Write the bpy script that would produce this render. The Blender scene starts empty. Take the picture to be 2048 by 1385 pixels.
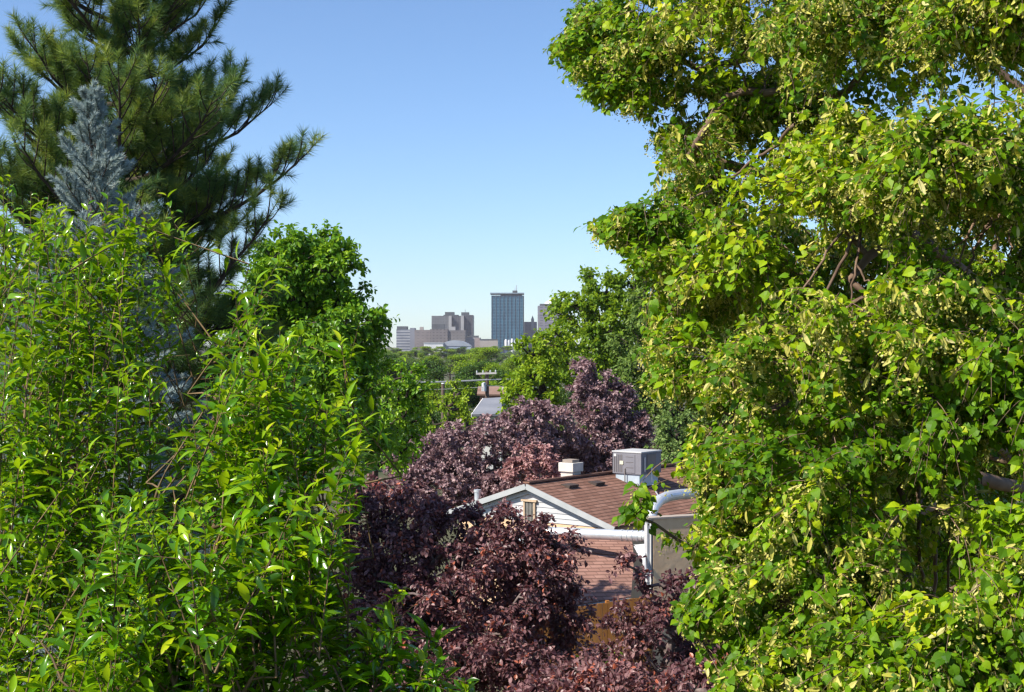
import bpy, math, random
import numpy as np
from mathutils import Vector

# ------------------------------------------------------------------ camera, sky, sun, exposure
SC = bpy.context.scene
COL = SC.collection
CAM_Z = 9.3
FPX = 2844.0                      # focal length in photo pixels (50 mm on a 36 mm sensor, 2048 px wide)
cam_d = bpy.data.cameras.new("camera"); cam = bpy.data.objects.new("camera", cam_d); COL.objects.link(cam)
cam_d.lens = 50; cam_d.sensor_width = 36; cam_d.clip_start = 0.1; cam_d.clip_end = 20000
cam.location = (0, 0, CAM_Z); cam.rotation_euler = (math.radians(90), 0, 0)
SC.camera = cam
SUN_EL, SUN_AZ = math.radians(44), math.radians(-119)      # azimuth from +Y towards +X: sun stands to the left, a little behind the viewer
w = bpy.data.worlds.new("World"); SC.world = w; w.use_nodes = True
nt = w.node_tree; bg = nt.nodes["Background"]
sky = nt.nodes.new("ShaderNodeTexSky"); sky.sky_type = 'NISHITA'; sky.sun_disc = False
sky.sun_elevation = SUN_EL; sky.sun_rotation = SUN_AZ
sky.altitude = 1500; sky.air_density = 1.0; sky.dust_density = 1.0; sky.ozone_density = 6.0
hs = nt.nodes.new("ShaderNodeHueSaturation"); hs.inputs['Saturation'].default_value = 1.0; hs.inputs['Hue'].default_value = 0.5
nt.links.new(sky.outputs[0], hs.inputs['Color']); nt.links.new(hs.outputs[0], bg.inputs[0])
bg.inputs[1].default_value = 0.108
sd = bpy.data.lights.new("sun", 'SUN'); sun = bpy.data.objects.new("sun", sd); COL.objects.link(sun)
sd.energy = 5.0; sd.angle = math.radians(0.5); sd.color = (1.0, 0.93, 0.80)
S = Vector((math.sin(SUN_AZ)*math.cos(SUN_EL), math.cos(SUN_AZ)*math.cos(SUN_EL), math.sin(SUN_EL)))
sun.rotation_euler = S.to_track_quat('Z', 'Y').to_euler()
SC.view_settings.view_transform = 'Standard'; SC.view_settings.look = 'None'
SC.view_settings.exposure = 0.75; SC.view_settings.gamma = 1; SC.view_settings.use_curve_mapping = False
cy = SC.cycles
cy.filter_width = 1.4
cy.max_bounces = 6; cy.diffuse_bounces = 2; cy.glossy_bounces = 2; cy.transmission_bounces = 2; cy.volume_bounces = 0
cy.sample_clamp_indirect = 6; cy.caustics_reflective = False; cy.caustics_refractive = False

# ------------------------------------------------------------------ helpers
Z = np.array([0., 0., 1.])
def P(px, py, d):
    """point at depth d seen at photo pixel (px, py)"""
    return np.array([(px-1024)/FPX*d, d, CAM_Z-(py-692.5)/FPX*d])
def nrm(v):
    return v/np.maximum(np.linalg.norm(v, axis=-1, keepdims=True), 1e-9)
def tag(o, label=None, cat=None, group=None, kind=None):
    if label: o['label'] = label
    if cat: o['category'] = cat
    if group: o['group'] = group
    if kind: o['kind'] = kind
    return o
def empty(name, loc, label=None, cat=None, group=None):
    o = bpy.data.objects.new(name, None); COL.objects.link(o); o.location = tuple(loc); o.empty_display_size = .2
    return tag(o, label, cat, group)
def link(name, me, parent=None):
    o = bpy.data.objects.new(name, me); COL.objects.link(o)
    if parent is not None:
        o.parent = parent
        o.location = -parent_world(parent)       # geometry is given in world coordinates
    return o
def parent_world(p):
    v = Vector(p.location)
    while p.parent is not None:
        p = p.parent; v = v + Vector(p.location)
    return v
def mesh_np(name, verts, faces, mats, tint=None, smooth=False, mat_idx=None):
    """faces: (F,k) array, all of one size, or list of such arrays"""
    if not isinstance(faces, list): faces = [faces]
    me = bpy.data.meshes.new(name)
    me.vertices.add(len(verts)); me.vertices.foreach_set("co", np.asarray(verts, np.float32).ravel())
    tot = np.concatenate([np.full(len(f), f.shape[1], np.int32) for f in faces])
    loops = np.concatenate([f.ravel() for f in faces]).astype(np.int32)
    start = np.concatenate([[0], np.cumsum(tot)[:-1]]).astype(np.int32)
    me.loops.add(len(loops)); me.loops.foreach_set("vertex_index", loops)
    me.polygons.add(len(tot)); me.polygons.foreach_set("loop_start", start); me.polygons.foreach_set("loop_total", tot)
    me.polygons.foreach_set("use_smooth", np.full(len(tot), smooth))
    for m in (mats if isinstance(mats, (list, tuple)) else [mats]): me.materials.append(m)
    if mat_idx is not None: me.polygons.foreach_set("material_index", np.asarray(mat_idx, np.int32))
    if tint is not None:
        a = me.attributes.new("tint", 'FLOAT', 'POINT'); a.data.foreach_set("value", np.asarray(tint, np.float32))
    me.update(calc_edges=True)
    return me

# ------------------------------------------------------------------ materials
def new_mat(name):
    m = bpy.data.materials.new(name); m.use_nodes = True
    return m, m.node_tree, m.node_tree.nodes["Principled BSDF"]
def leaf_mat(name, stops, trans, tw=0.35, rough=0.45, spec=0.4):
    """stops: colours along the per leaf 'tint' (young leaves, old leaves)"""
    m, t, b = new_mat(name)
    at = t.nodes.new("ShaderNodeAttribute"); at.attribute_name = "tint"
    cr = t.nodes.new("ShaderNodeValToRGB")
    el = cr.color_ramp.elements
    el[0].position, el[0].color = stops[0][0], (*stops[0][1], 1)
    el[1].position, el[1].color = stops[-1][0], (*stops[-1][1], 1)
    for p, c in stops[1:-1]:
        e = el.new(p); e.color = (*c, 1)
    t.links.new(at.outputs['Fac'], cr.inputs[0]); t.links.new(cr.outputs[0], b.inputs['Base Color'])
    b.inputs['Roughness'].default_value = rough; b.inputs['Specular IOR Level'].default_value = spec
    tr = t.nodes.new("ShaderNodeBsdfTranslucent")
    mx = t.nodes.new("ShaderNodeMix"); mx.data_type = 'RGBA'; mx.blend_type = 'MIX'; mx.inputs[0].default_value = 0.55
    t.links.new(cr.outputs[0], mx.inputs[6]); mx.inputs[7].default_value = (*trans, 1)
    t.links.new(mx.outputs[2], tr.inputs[0])
    ms = t.nodes.new("ShaderNodeMixShader"); ms.inputs[0].default_value = tw
    out = t.nodes["Material Output"]
    t.links.new(b.outputs[0], ms.inputs[1]); t.links.new(tr.outputs[0], ms.inputs[2]); t.links.new(ms.outputs[0], out.inputs[0])
    return m
def noise_mat(name, c1, c2, scale=4, rough=0.85, spec=0.3, detail=6, bump=0.0, metal=0.0, stretch=(1,1,1), coord='Object'):
    m, t, b = new_mat(name)
    tc = t.nodes.new("ShaderNodeTexCoord"); mp = t.nodes.new("ShaderNodeMapping"); mp.inputs['Scale'].default_value = stretch
    n = t.nodes.new("ShaderNodeTexNoise"); n.inputs['Scale'].default_value = scale; n.inputs['Detail'].default_value = detail
    cr = t.nodes.new("ShaderNodeValToRGB"); cr.color_ramp.elements[0].position = .32; cr.color_ramp.elements[1].position = .68
    cr.color_ramp.elements[0].color = (*c1, 1); cr.color_ramp.elements[1].color = (*c2, 1)
    t.links.new(tc.outputs[coord], mp.inputs[0]); t.links.new(mp.outputs[0], n.inputs['Vector'])
    t.links.new(n.outputs['Fac'], cr.inputs[0]); t.links.new(cr.outputs[0], b.inputs['Base Color'])
    b.inputs['Roughness'].default_value = rough; b.inputs['Specular IOR Level'].default_value = spec; b.inputs['Metallic'].default_value = metal
    if bump:
        bp = t.nodes.new("ShaderNodeBump"); bp.inputs['Strength'].default_value = bump; bp.inputs['Distance'].default_value = .02
        t.links.new(n.outputs['Fac'], bp.inputs['Height']); t.links.new(bp.outputs[0], b.inputs['Normal'])
    return m
def grid_mat(name, glass, wall, cw, ch, mortar, rough=0.35, off=0.0, glass2=None, bias=0.0):
    """window grid on a facade, in metres: cells cw x ch parted by bands of wall"""
    m, t, b = new_mat(name)
    tc = t.nodes.new("ShaderNodeTexCoord"); sp = t.nodes.new("ShaderNodeSeparateXYZ"); cb = t.nodes.new("ShaderNodeCombineXYZ")
    ad = t.nodes.new("ShaderNodeMath"); ad.operation = 'ADD'
    t.links.new(tc.outputs['Object'], sp.inputs[0]); t.links.new(sp.outputs[0], ad.inputs[0]); t.links.new(sp.outputs[1], ad.inputs[1])
    t.links.new(ad.outputs[0], cb.inputs[0]); t.links.new(sp.outputs[2], cb.inputs[1])
    br = t.nodes.new("ShaderNodeTexBrick"); br.offset = off; br.squash = 1
    br.inputs['Scale'].default_value = 1; br.inputs['Mortar Size'].default_value = mortar; br.inputs['Mortar Smooth'].default_value = .1
    br.inputs['Bias'].default_value = bias; br.inputs['Brick Width'].default_value = cw; br.inputs['Row Height'].default_value = ch
    k = .66
    br.inputs['Color1'].default_value = (*[c*k for c in glass], 1); br.inputs['Color2'].default_value = (*[c*k for c in (glass2 or glass)], 1); br.inputs['Mortar'].default_value = (*[c*k for c in wall], 1)
    t.links.new(cb.outputs[0], br.inputs['Vector']); no = t.nodes.new("ShaderNodeTexNoise"); no.inputs['Scale'].default_value = .09 if cw > 1 else 1.5; no.inputs['Detail'].default_value = 5
    mx = t.nodes.new("ShaderNodeMix"); mx.data_type = 'RGBA'; mx.blend_type = 'MULTIPLY'; mx.inputs[0].default_value = 1
    cr = t.nodes.new("ShaderNodeValToRGB"); cr.color_ramp.elements[0].position = .3; cr.color_ramp.elements[0].color = (.72, .72, .74, 1); cr.color_ramp.elements[1].position = .7; cr.color_ramp.elements[1].color = (1.15, 1.13, 1.1, 1)
    t.links.new(cb.outputs[0], no.inputs['Vector']); t.links.new(no.outputs['Fac'], cr.inputs[0])
    t.links.new(br.outputs['Color'], mx.inputs[6]); t.links.new(cr.outputs[0], mx.inputs[7]); t.links.new(mx.outputs[2], b.inputs['Base Color'])
    b.inputs['Roughness'].default_value = rough
    return m
M = {}
M['bark'] = noise_mat('bark', (.05,.035,.025), (.16,.12,.09), 9, .9, bump=.5, stretch=(1,1,.25))
M['bark_red'] = noise_mat('reddish_twig_bark', (.07,.045,.02), (.20,.13,.06), 6, .7, bump=.2)
M['bark_pale'] = noise_mat('pale_twig_bark', (.09,.055,.04), (.24,.16,.11), 6, .8, bump=.3)
M['bark_dark'] = noise_mat('dark_bark', (.025,.018,.015), (.08,.055,.045), 8, .9, bump=.4)
M['bark_plum'] = noise_mat('plum_bark', (.06,.04,.04), (.22,.17,.16), 8, .8, bump=.3)

M['peach'] = leaf_mat('lance_leaf', [(0,(.028,.095,.003)), (.4,(.092,.24,.004)), (.75,(.27,.45,.007)), (1,(.45,.53,.012))], (.44,.66,.006), .36, .2, .5)
M['linden'] = leaf_mat('heart_leaf', [(0,(.036,.105,.003)), (.4,(.105,.225,.004)), (.75,(.28,.40,.006)), (1,(.48,.49,.015))], (.44,.57,.005), .33, .5, .2)
M['bract'] = leaf_mat('pale_bract', [(0,(.42,.40,.04)), (.5,(.60,.56,.13)), (1,(.72,.65,.30))], (.66,.62,.08), .35, .6, .25)
M['maple'] = leaf_mat('maple_leaf', [(0,(.036,.115,.008)), (.6,(.125,.28,.012)), (1,(.30,.46,.018))], (.40,.66,.015), .34, .42, .35)
M['maple_far'] = leaf_mat('maple_leaf_far', [(0,(.020,.06,.010)), (.6,(.05,.11,.012)), (1,(.10,.18,.02))], (.16,.28,.02), .3, .5, .3)
M['fresh'] = leaf_mat('fresh_leaf', [(0,(.09,.18,.010)), (.6,(.20,.32,.014)), (1,(.34,.44,.02))], (.48,.62,.02), .38, .5, .25)
M['elm'] = leaf_mat('elm_leaf', [(0,(.07,.13,.022)), (.6,(.13,.21,.038)), (1,(.22,.30,.055))], (.30,.44,.05), .32, .55, .3)
M['sage'] = leaf_mat('soft_leaf', [(0,(.10,.175,.04)), (.6,(.18,.27,.07)), (1,(.27,.36,.11))], (.32,.48,.08), .32, .55, .3)
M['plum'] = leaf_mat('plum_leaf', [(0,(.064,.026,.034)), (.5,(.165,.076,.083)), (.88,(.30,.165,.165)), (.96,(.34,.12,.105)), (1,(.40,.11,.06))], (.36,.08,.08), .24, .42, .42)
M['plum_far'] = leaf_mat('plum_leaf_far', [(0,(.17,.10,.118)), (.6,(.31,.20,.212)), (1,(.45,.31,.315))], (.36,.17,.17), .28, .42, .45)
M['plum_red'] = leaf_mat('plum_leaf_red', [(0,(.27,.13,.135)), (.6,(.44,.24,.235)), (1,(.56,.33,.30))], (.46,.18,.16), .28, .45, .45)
M['pine'] = leaf_mat('pine_needle', [(0,(.040,.112,.048)), (.5,(.10,.19,.054)), (1,(.36,.40,.05))], (.32,.44,.05), .32, .5, .3)
M['spruce'] = leaf_mat('blue_spruce_needle', [(0,(.22,.30,.30)), (.6,(.36,.44,.43)), (1,(.50,.56,.54))], (.38,.46,.46), .18, .55, .3)

# ------------------------------------------------------------------ wood: a branching skeleton grown to the leaf clusters, as tubes
def tube_along(pts, rad, sides):
    pts = np.asarray(pts); n = len(pts)
    tan = np.gradient(pts, axis=0); tan = nrm(tan)
    a = np.array([1., 0, 0]) if abs(tan[0][0]) < .8 else np.array([0, 1., 0])
    e1 = np.zeros_like(pts); v = a
    for i in range(n):
        v = v - tan[i]*np.dot(v, tan[i]); v = v/max(np.linalg.norm(v), 1e-6); e1[i] = v
    e2 = np.cross(tan, e1)
    an = np.arange(sides)/sides*2*math.pi
    ring = pts[:, None]+rad[:, None, None]*(np.cos(an)[None, :, None]*e1[:, None]+np.sin(an)[None, :, None]*e2[:, None])
    V = ring.reshape(-1, 3)
    i = np.arange(n-1)[:, None]*sides; j = np.arange(sides)[None]; k = (j+1) % sides
    F = np.stack([i+j, i+k, i+sides+k, i+sides+j], -1).reshape(-1, 4)
    return V, F
class Acc:
    def __init__(s): s.v = []; s.f = []; s.n = 0
    def add(s, V, F): s.v.append(V); s.f.append(F+s.n); s.n += len(V)
    def get(s): return np.concatenate(s.v), np.concatenate(s.f)
def grow(trunks, targets, rng, R=.15, seg=.3, up=.5, arch=.12, wob=.06, expo=2.3, rmin=.003):
    pos = []; par = []
    for k, tp in enumerate(trunks):
        tp = np.asarray(tp, float)
        L = np.linalg.norm(np.diff(tp, axis=0), axis=1); n = max(2, int(L.sum()/seg))
        s = np.concatenate([[0], np.cumsum(L)]); u = np.linspace(0, s[-1], n+1)
        q = np.stack([np.interp(u, s, tp[:, c]) for c in range(3)], 1)
        q[1:-1] += rng.normal(0, wob*.4, (len(q)-2, 3))*seg
        if k == 0:
            p0 = -1
        else:
            p0 = int(np.argmin(np.linalg.norm(np.array(pos)-q[0], axis=1))); q = q[1:]
        for i in range(len(q)):
            pos.append(q[i]); par.append(p0 if i == 0 else len(pos)-2)
    cap = len(pos)+int(sum(np.linalg.norm(t-pos[0]) for t in targets)/seg)+len(targets)*6+10
    A = np.zeros((cap, 3)); A[:len(pos)] = pos; n = len(pos); nt0 = n
    dmin = np.min(np.linalg.norm(targets[:, None]-A[None, :n], axis=2), axis=1)
    tips = np.zeros(len(targets), int); tdir = np.zeros((len(targets), 3))
    for ti in np.argsort(dmin):
        t = targets[ti]; dv = t-A[:n]; d = np.linalg.norm(dv, axis=1)+1e-6
        cost = d*(1+up*np.clip(-dv[:, 2]/d+.1, 0, None)*1.6)
        cost[0] += 99
        b = int(np.argmin(cost)); D = d[b]; k = max(2, int(D/seg))
        c = A[b]*.5+t*.5+Z*arch*D+rng.normal(0, wob, 3)*D
        last = b
        for i in range(1, k+1):
            s = i/k; q = (1-s)**2*A[b]+2*s*(1-s)*c+s*s*t
            if i < k: q = q+rng.normal(0, wob*.35, 3)*min(D, 1)
            A[n] = q; par.append(last); last = n; n += 1
        tips[ti] = last; tdir[ti] = A[last]-A[par[last]]
    A = A[:n]; par = np.array(par)
    acc = np.zeros(n); nk = np.zeros(n, int)
    for i in range(n-1, 0, -1): nk[par[i]] += 1
    ntip = max(1, int((nk == 0).sum())); r0 = max(rmin, R/ntip**(1/expo))
    rad = np.zeros(n)
    for i in range(n-1, -1, -1):
        rad[i] = r0 if nk[i] == 0 else acc[i]**(1/expo)
        if par[i] >= 0: acc[par[i]] += rad[i]**expo
    ch = [[] for _ in range(n)]
    for i in range(1, n): ch[par[i]].append(i)
    ac = Acc(); stack = [(-1, 0)]
    while stack:
        b, i = stack.pop(); path = [b, i] if b >= 0 else [i]
        while ch[path[-1]]:
            cs = sorted(ch[path[-1]], key=lambda x: -rad[x])
            for c in cs[1:]: stack.append((path[-1], c))
            path.append(cs[0])
        r = rad[path].copy()
        if b >= 0: r[0] = r[1]
        r[-1] *= .5
        if len(path) >= 2: ac.add(*tube_along(A[path], r, 8 if r.max() > .04 else (5 if r.max() > .012 else 4)))
    return ac, tips, nrm(tdir)
def twig_tubes(ac, base, d, L, droop, r, K=4):
    t = np.linspace(0, 1, K)
    p = base[:, None]+d[:, None]*(L[:, None]*t[None])[..., None]-Z*(droop[:, None]*L[:, None]*t[None]**2)[..., None]
    a = np.where(np.abs(d[:, :1]) < .8, np.array([[1., 0, 0]]), np.array([[0, 1., 0]]))
    e1 = nrm(np.cross(d, a)); e2 = np.cross(d, e1)
    N = len(base); an = np.arange(3)/3*2*math.pi
    rr = (r[:, None]*(1-.7*t[None]))[..., None, None]
    ring = p[:, :, None]+rr*(np.cos(an)[None, None, :, None]*e1[:, None, None]+np.sin(an)[None, None, :, None]*e2[:, None, None])
    V = ring.reshape(-1, 3)
    o = (np.arange(N)*K*3)[:, None, None]; i = (np.arange(K-1)*3)[None, :, None]; j = np.arange(3)[None, None]; k = (j+1) % 3
    F = np.stack([o+i+j, o+i+k, o+i+3+k, o+i+3+j], -1).reshape(-1, 4)
    ac.add(V, F)

# ------------------------------------------------------------------ leaves
def grid_leaf(widths, fold=.25):
    n = len(widths); V = []; F = []
    for i, wd in enumerate(widths):
        x = i/(n-1); V += [(x, -wd, fold*wd), (x, 0, 0), (x, wd, fold*wd)]
    for i in range(n-1):
        a = i*3; F += [(a, a+1, a+4, a+3), (a+1, a+2, a+5, a+4)]
    return np.array(V, float), np.array(F)
T_LANCE = grid_leaf([.015, .115, .165, .155, .10, .006], .5)
T_HEART = grid_leaf([.20, .46, .40, .20, .01], .18); T_HEART[0][0, 0] = T_HEART[0][2, 0] = -.12
T_OVAL = grid_leaf([.02, .27, .29, .02], .35)
T_BRACT = grid_leaf([.05, .16, .15, .05], .3)
T_DIAMOND = (np.array([(0, 0, 0), (.5, -.36, .04), (1, 0, -.05), (.5, .36, .04)], float), np.array([(0, 1, 2, 3)]))
T_STAR = (np.array([(0, -.1, 0), (1, 0, 0), (0, .1, 0)], float), np.array([(0, 1, 2)]))
T_NEEDLE = (np.array([(0, -.5, 0), (1, 0, 0), (0, .5, 0)], float), np.array([(0, 1, 2)]))
def leaves(T, pos, ax, nor, size, curv, tint, wscale=None):
    V0, F0 = T; N = len(pos)
    ax = nrm(ax); y = nrm(np.cross(nor, ax)); zz = np.cross(ax, y)
    lx = np.broadcast_to(V0[None, :, 0], (N, len(V0))); ly = V0[None, :, 1]*np.ones((N, 1)); lz = V0[None, :, 2]-curv[:, None]*lx**2
    if wscale is not None: ly = ly*wscale[:, None]
    s = size[:, None, None]
    V = pos[:, None]+s*(lx[..., None]*ax[:, None]+ly[..., None]*y[:, None]+lz[..., None]*zz[:, None])
    F = (np.arange(N)*len(V0))[:, None, None]+F0[None]
    return V.reshape(-1, 3), F.reshape(-1, F0.shape[1]), np.repeat(tint, len(V0))
def on_twigs(base, d, L, droop, M_, rng, t0=.08, ang=2.4):
    """M_ places along each twig: position, tangent, radial direction, t"""
    N = len(base); j = np.arange(M_)[None]
    t = np.clip(t0+(1-t0)*(j+rng.uniform(.2, .8, (N, M_)))/M_, 0, 1)
    p = base[:, None]+d[:, None]*(L[:, None]*t)[..., None]-Z*(droop[:, None]*L[:, None]*t**2)[..., None]
    tan = nrm(d[:, None]-Z*(2*droop[:, None]*t)[..., None])
    a = np.where(np.abs(tan[..., :1]) < .8, np.array([1., 0, 0]), np.array([0, 1., 0]))
    e1 = nrm(np.cross(tan, a)); e2 = np.cross(tan, e1)
    ph = j*ang+rng.uniform(0, 6.28, (N, 1))+rng.normal(0, .5, (N, M_))
    rad = np.cos(ph)[..., None]*e1+np.sin(ph)[..., None]*e2
    f = lambda x: x.reshape(-1, x.shape[-1])
    return f(p), f(tan), f(rad), t.ravel()
def blob_points(blobs, dens, rng, shrink=.85, shell=2.4):
    """blobs: (px, py, depth, rx px, ry px, depth radius m[, weight])"""
    out = []; who = []
    for bi, b in enumerate(blobs):
        px, py, d, rx, ry, rd = b[:6]; k = b[6] if len(b) > 6 else 1
        n = max(2, int(round(math.pi*rx*ry/1e4*dens*k)))
        v = nrm(rng.normal(0, 1, (n, 3))); r = rng.uniform(0, 1, n)**(1/shell)*shrink
        c = P(px, py, d); sc = d/FPX
        out.append(c+v*r[:, None]*np.array([rx*sc, rd, ry*sc])); who += [bi]*n
    return np.concatenate(out), np.array(who)

def proj(p):
    return 1024+p[:, 0]/p[:, 1]*FPX, 692.5-(p[:, 2]-CAM_Z)/p[:, 1]*FPX
def finish_tree(name, base, label, cat, group, wood, bark, crown):
    root = empty(name, base, label, cat, group)
    V, F = wood.get(); link('trunk', mesh_np('trunk', V, F, bark, smooth=True), root)
    for nm, me, kind in crown:
        o = link(nm, me, root)
        if kind: o['kind'] = kind
    return root

def broadleaf(name, label, cat, group, trunk, blobs, mat, bark, seed, dens=6, leaf=.08, per=5, M_=9, L=.3, R=.15, T=None, spread=.7, upb=.25,
              droop=.35, hang=.25, shrink=.85, jit=.5, tint=(.45, .25), seg=.3, wob=.06, twig_r=.0025, twigs=True, up=.5, clump=.16):
    rng = np.random.default_rng(seed); T = T or T_DIAMOND
    tg, who = blob_points(blobs, dens, rng, shrink)
    wood, tips, td = grow([trunk], tg, rng, R=R, seg=seg, wob=wob, up=up)
    ctr = np.array([P(b[0], b[1], b[2]) for b in blobs])[who]
    outw = nrm(tg-ctr+1e-4)
    N = len(tg)*per
    dd = np.repeat(nrm(td+outw*.9), per, 0); base = np.repeat(tg, per, 0)
    d = nrm(dd+rng.normal(0, spread, (N, 3))+Z*upb)
    Ls = L*rng.uniform(.5, 1.25, N); dr = droop*rng.uniform(.5, 1.5, N)
    base = base-d*Ls[:, None]*.15
    if twigs: twig_tubes(wood, base, d, Ls, dr, np.full(N, twig_r))
    p, tan, rad, t = on_twigs(base, d, Ls, dr, M_, rng)
    n = len(p)
    ax = nrm(tan*.5+rad*.8-Z*hang+rng.normal(0, .15, (n, 3)))
    no = nrm(Z*.9+rng.normal(0, jit, (n, 3)))
    ct = np.repeat(np.repeat(rng.normal(0, clump, len(tg)), per), M_)
    ti = np.clip(tint[0]+rng.normal(0, tint[1], n)+ct+.15*(t-.5), 0, 1)
    V, F, tt = leaves(T, p+rad*.01, ax, no, leaf*rng.uniform(.65, 1.2, n), rng.uniform(.05, .35, n), ti)
    return finish_tree(name, trunk[0], label, cat, group, wood, bark, [('crown', mesh_np('crown', V, F, mat, tt), None)])

# ------------------------------------------------------------------ boxes, prisms and other solids (one mesh per part)
class MB:
    def __init__(s): s.v = []; s.f = []
    def poly(s, pts, faces):
        o = len(s.v); s.v += [tuple(p) for p in pts]; s.f += [tuple(i+o for i in f) for f in faces]; return s
    def box(s, c, size, rz=0.0):
        """c: centre of the bottom face"""
        hx, hy = size[0]/2, size[1]/2; ca, sa = math.cos(rz), math.sin(rz); pts = []
        for z in (0, size[2]):
            for x, y in ((-hx, -hy), (hx, -hy), (hx, hy), (-hx, hy)):
                pts.append((c[0]+x*ca-y*sa, c[1]+x*sa+y*ca, c[2]+z))
        return s.poly(pts, [(3, 2, 1, 0), (4, 5, 6, 7), (0, 1, 5, 4), (1, 2, 6, 5), (2, 3, 7, 6), (3, 0, 4, 7)])
    def slab(s, pts, thick):
        """flat polygon given thickness along its normal (downwards)"""
        pts = [np.asarray(p, float) for p in pts]; n = nrm(np.cross(pts[1]-pts[0], pts[2]-pts[0]))
        if n[2] < 0: pts = pts[::-1]; n = -n
        k = len(pts); low = [p-n*thick for p in pts]
        return s.poly(pts+low, [tuple(range(k)), tuple(range(2*k-1, k-1, -1))]+[(i, i+k, (i+1) % k+k, (i+1) % k) for i in range(k)])
    def bar(s, a, b, wd, ht, upv=(0, 0, 1)):
        a, b = np.asarray(a, float), np.asarray(b, float); t = nrm(b-a); x = nrm(np.cross(t, upv)); u = np.cross(x, t)
        pts = [q+x*sx*wd/2+u*sy*ht/2 for q in (a, b) for sx, sy in ((-1, -1), (1, -1), (1, 1), (-1, 1))]
        return s.poly(pts, [(3, 2, 1, 0), (4, 5, 6, 7), (0, 1, 5, 4), (1, 2, 6, 5), (2, 3, 7, 6), (3, 0, 4, 7)])
    def tube(s, pts, r, sides=12):
        pts = np.asarray(pts, float); rad = np.full(len(pts), r) if np.isscalar(r) else np.asarray(r, float)
        V, F = tube_along(pts, rad, sides); n = len(pts)
        return s.poly(V, [tuple(f) for f in F]+[tuple(range(sides))[::-1], tuple(range((n-1)*sides, n*sides))])
    def build(s, name, mat, parent=None, smooth=False, kind=None, bevel=0):
        me = bpy.data.meshes.new(name); me.from_pydata(s.v, [], s.f); me.materials.append(mat)
        if smooth:
            me.shade_smooth(); me.set_sharp_from_angle(angle=math.radians(40))
        o = link(name, me, parent)
        if bevel:
            md = o.modifiers.new("bevel", 'BEVEL'); md.width = bevel; md.segments = 2; md.limit_method = 'ANGLE'
        if kind: o['kind'] = kind
        return o

# ------------------------------------------------------------------ ground
def build_ground():
    m = noise_mat('ground_soil_and_lawn', (.045, .06, .02), (.11, .095, .06), .35, .95, detail=10)
    n = 60; r = np.concatenate([[0], np.geomspace(4, 9000, 40)]); V = []; F = []
    for rr in r[1:]:
        for k in range(n): V.append((rr*math.cos(k/n*6.28318), rr*math.sin(k/n*6.28318), 0))
    for i in range(len(r)-2):
        for k in range(n): F.append((i*n+k, i*n+(k+1) % n, (i+1)*n+(k+1) % n, (i+1)*n+k))
    F.append(tuple(range(n))[::-1][::-1])
    me = bpy.data.meshes.new('ground'); me.from_pydata(V, [], F); me.materials.append(m)
    tag(link('ground', me), kind='structure')
build_ground()

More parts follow.
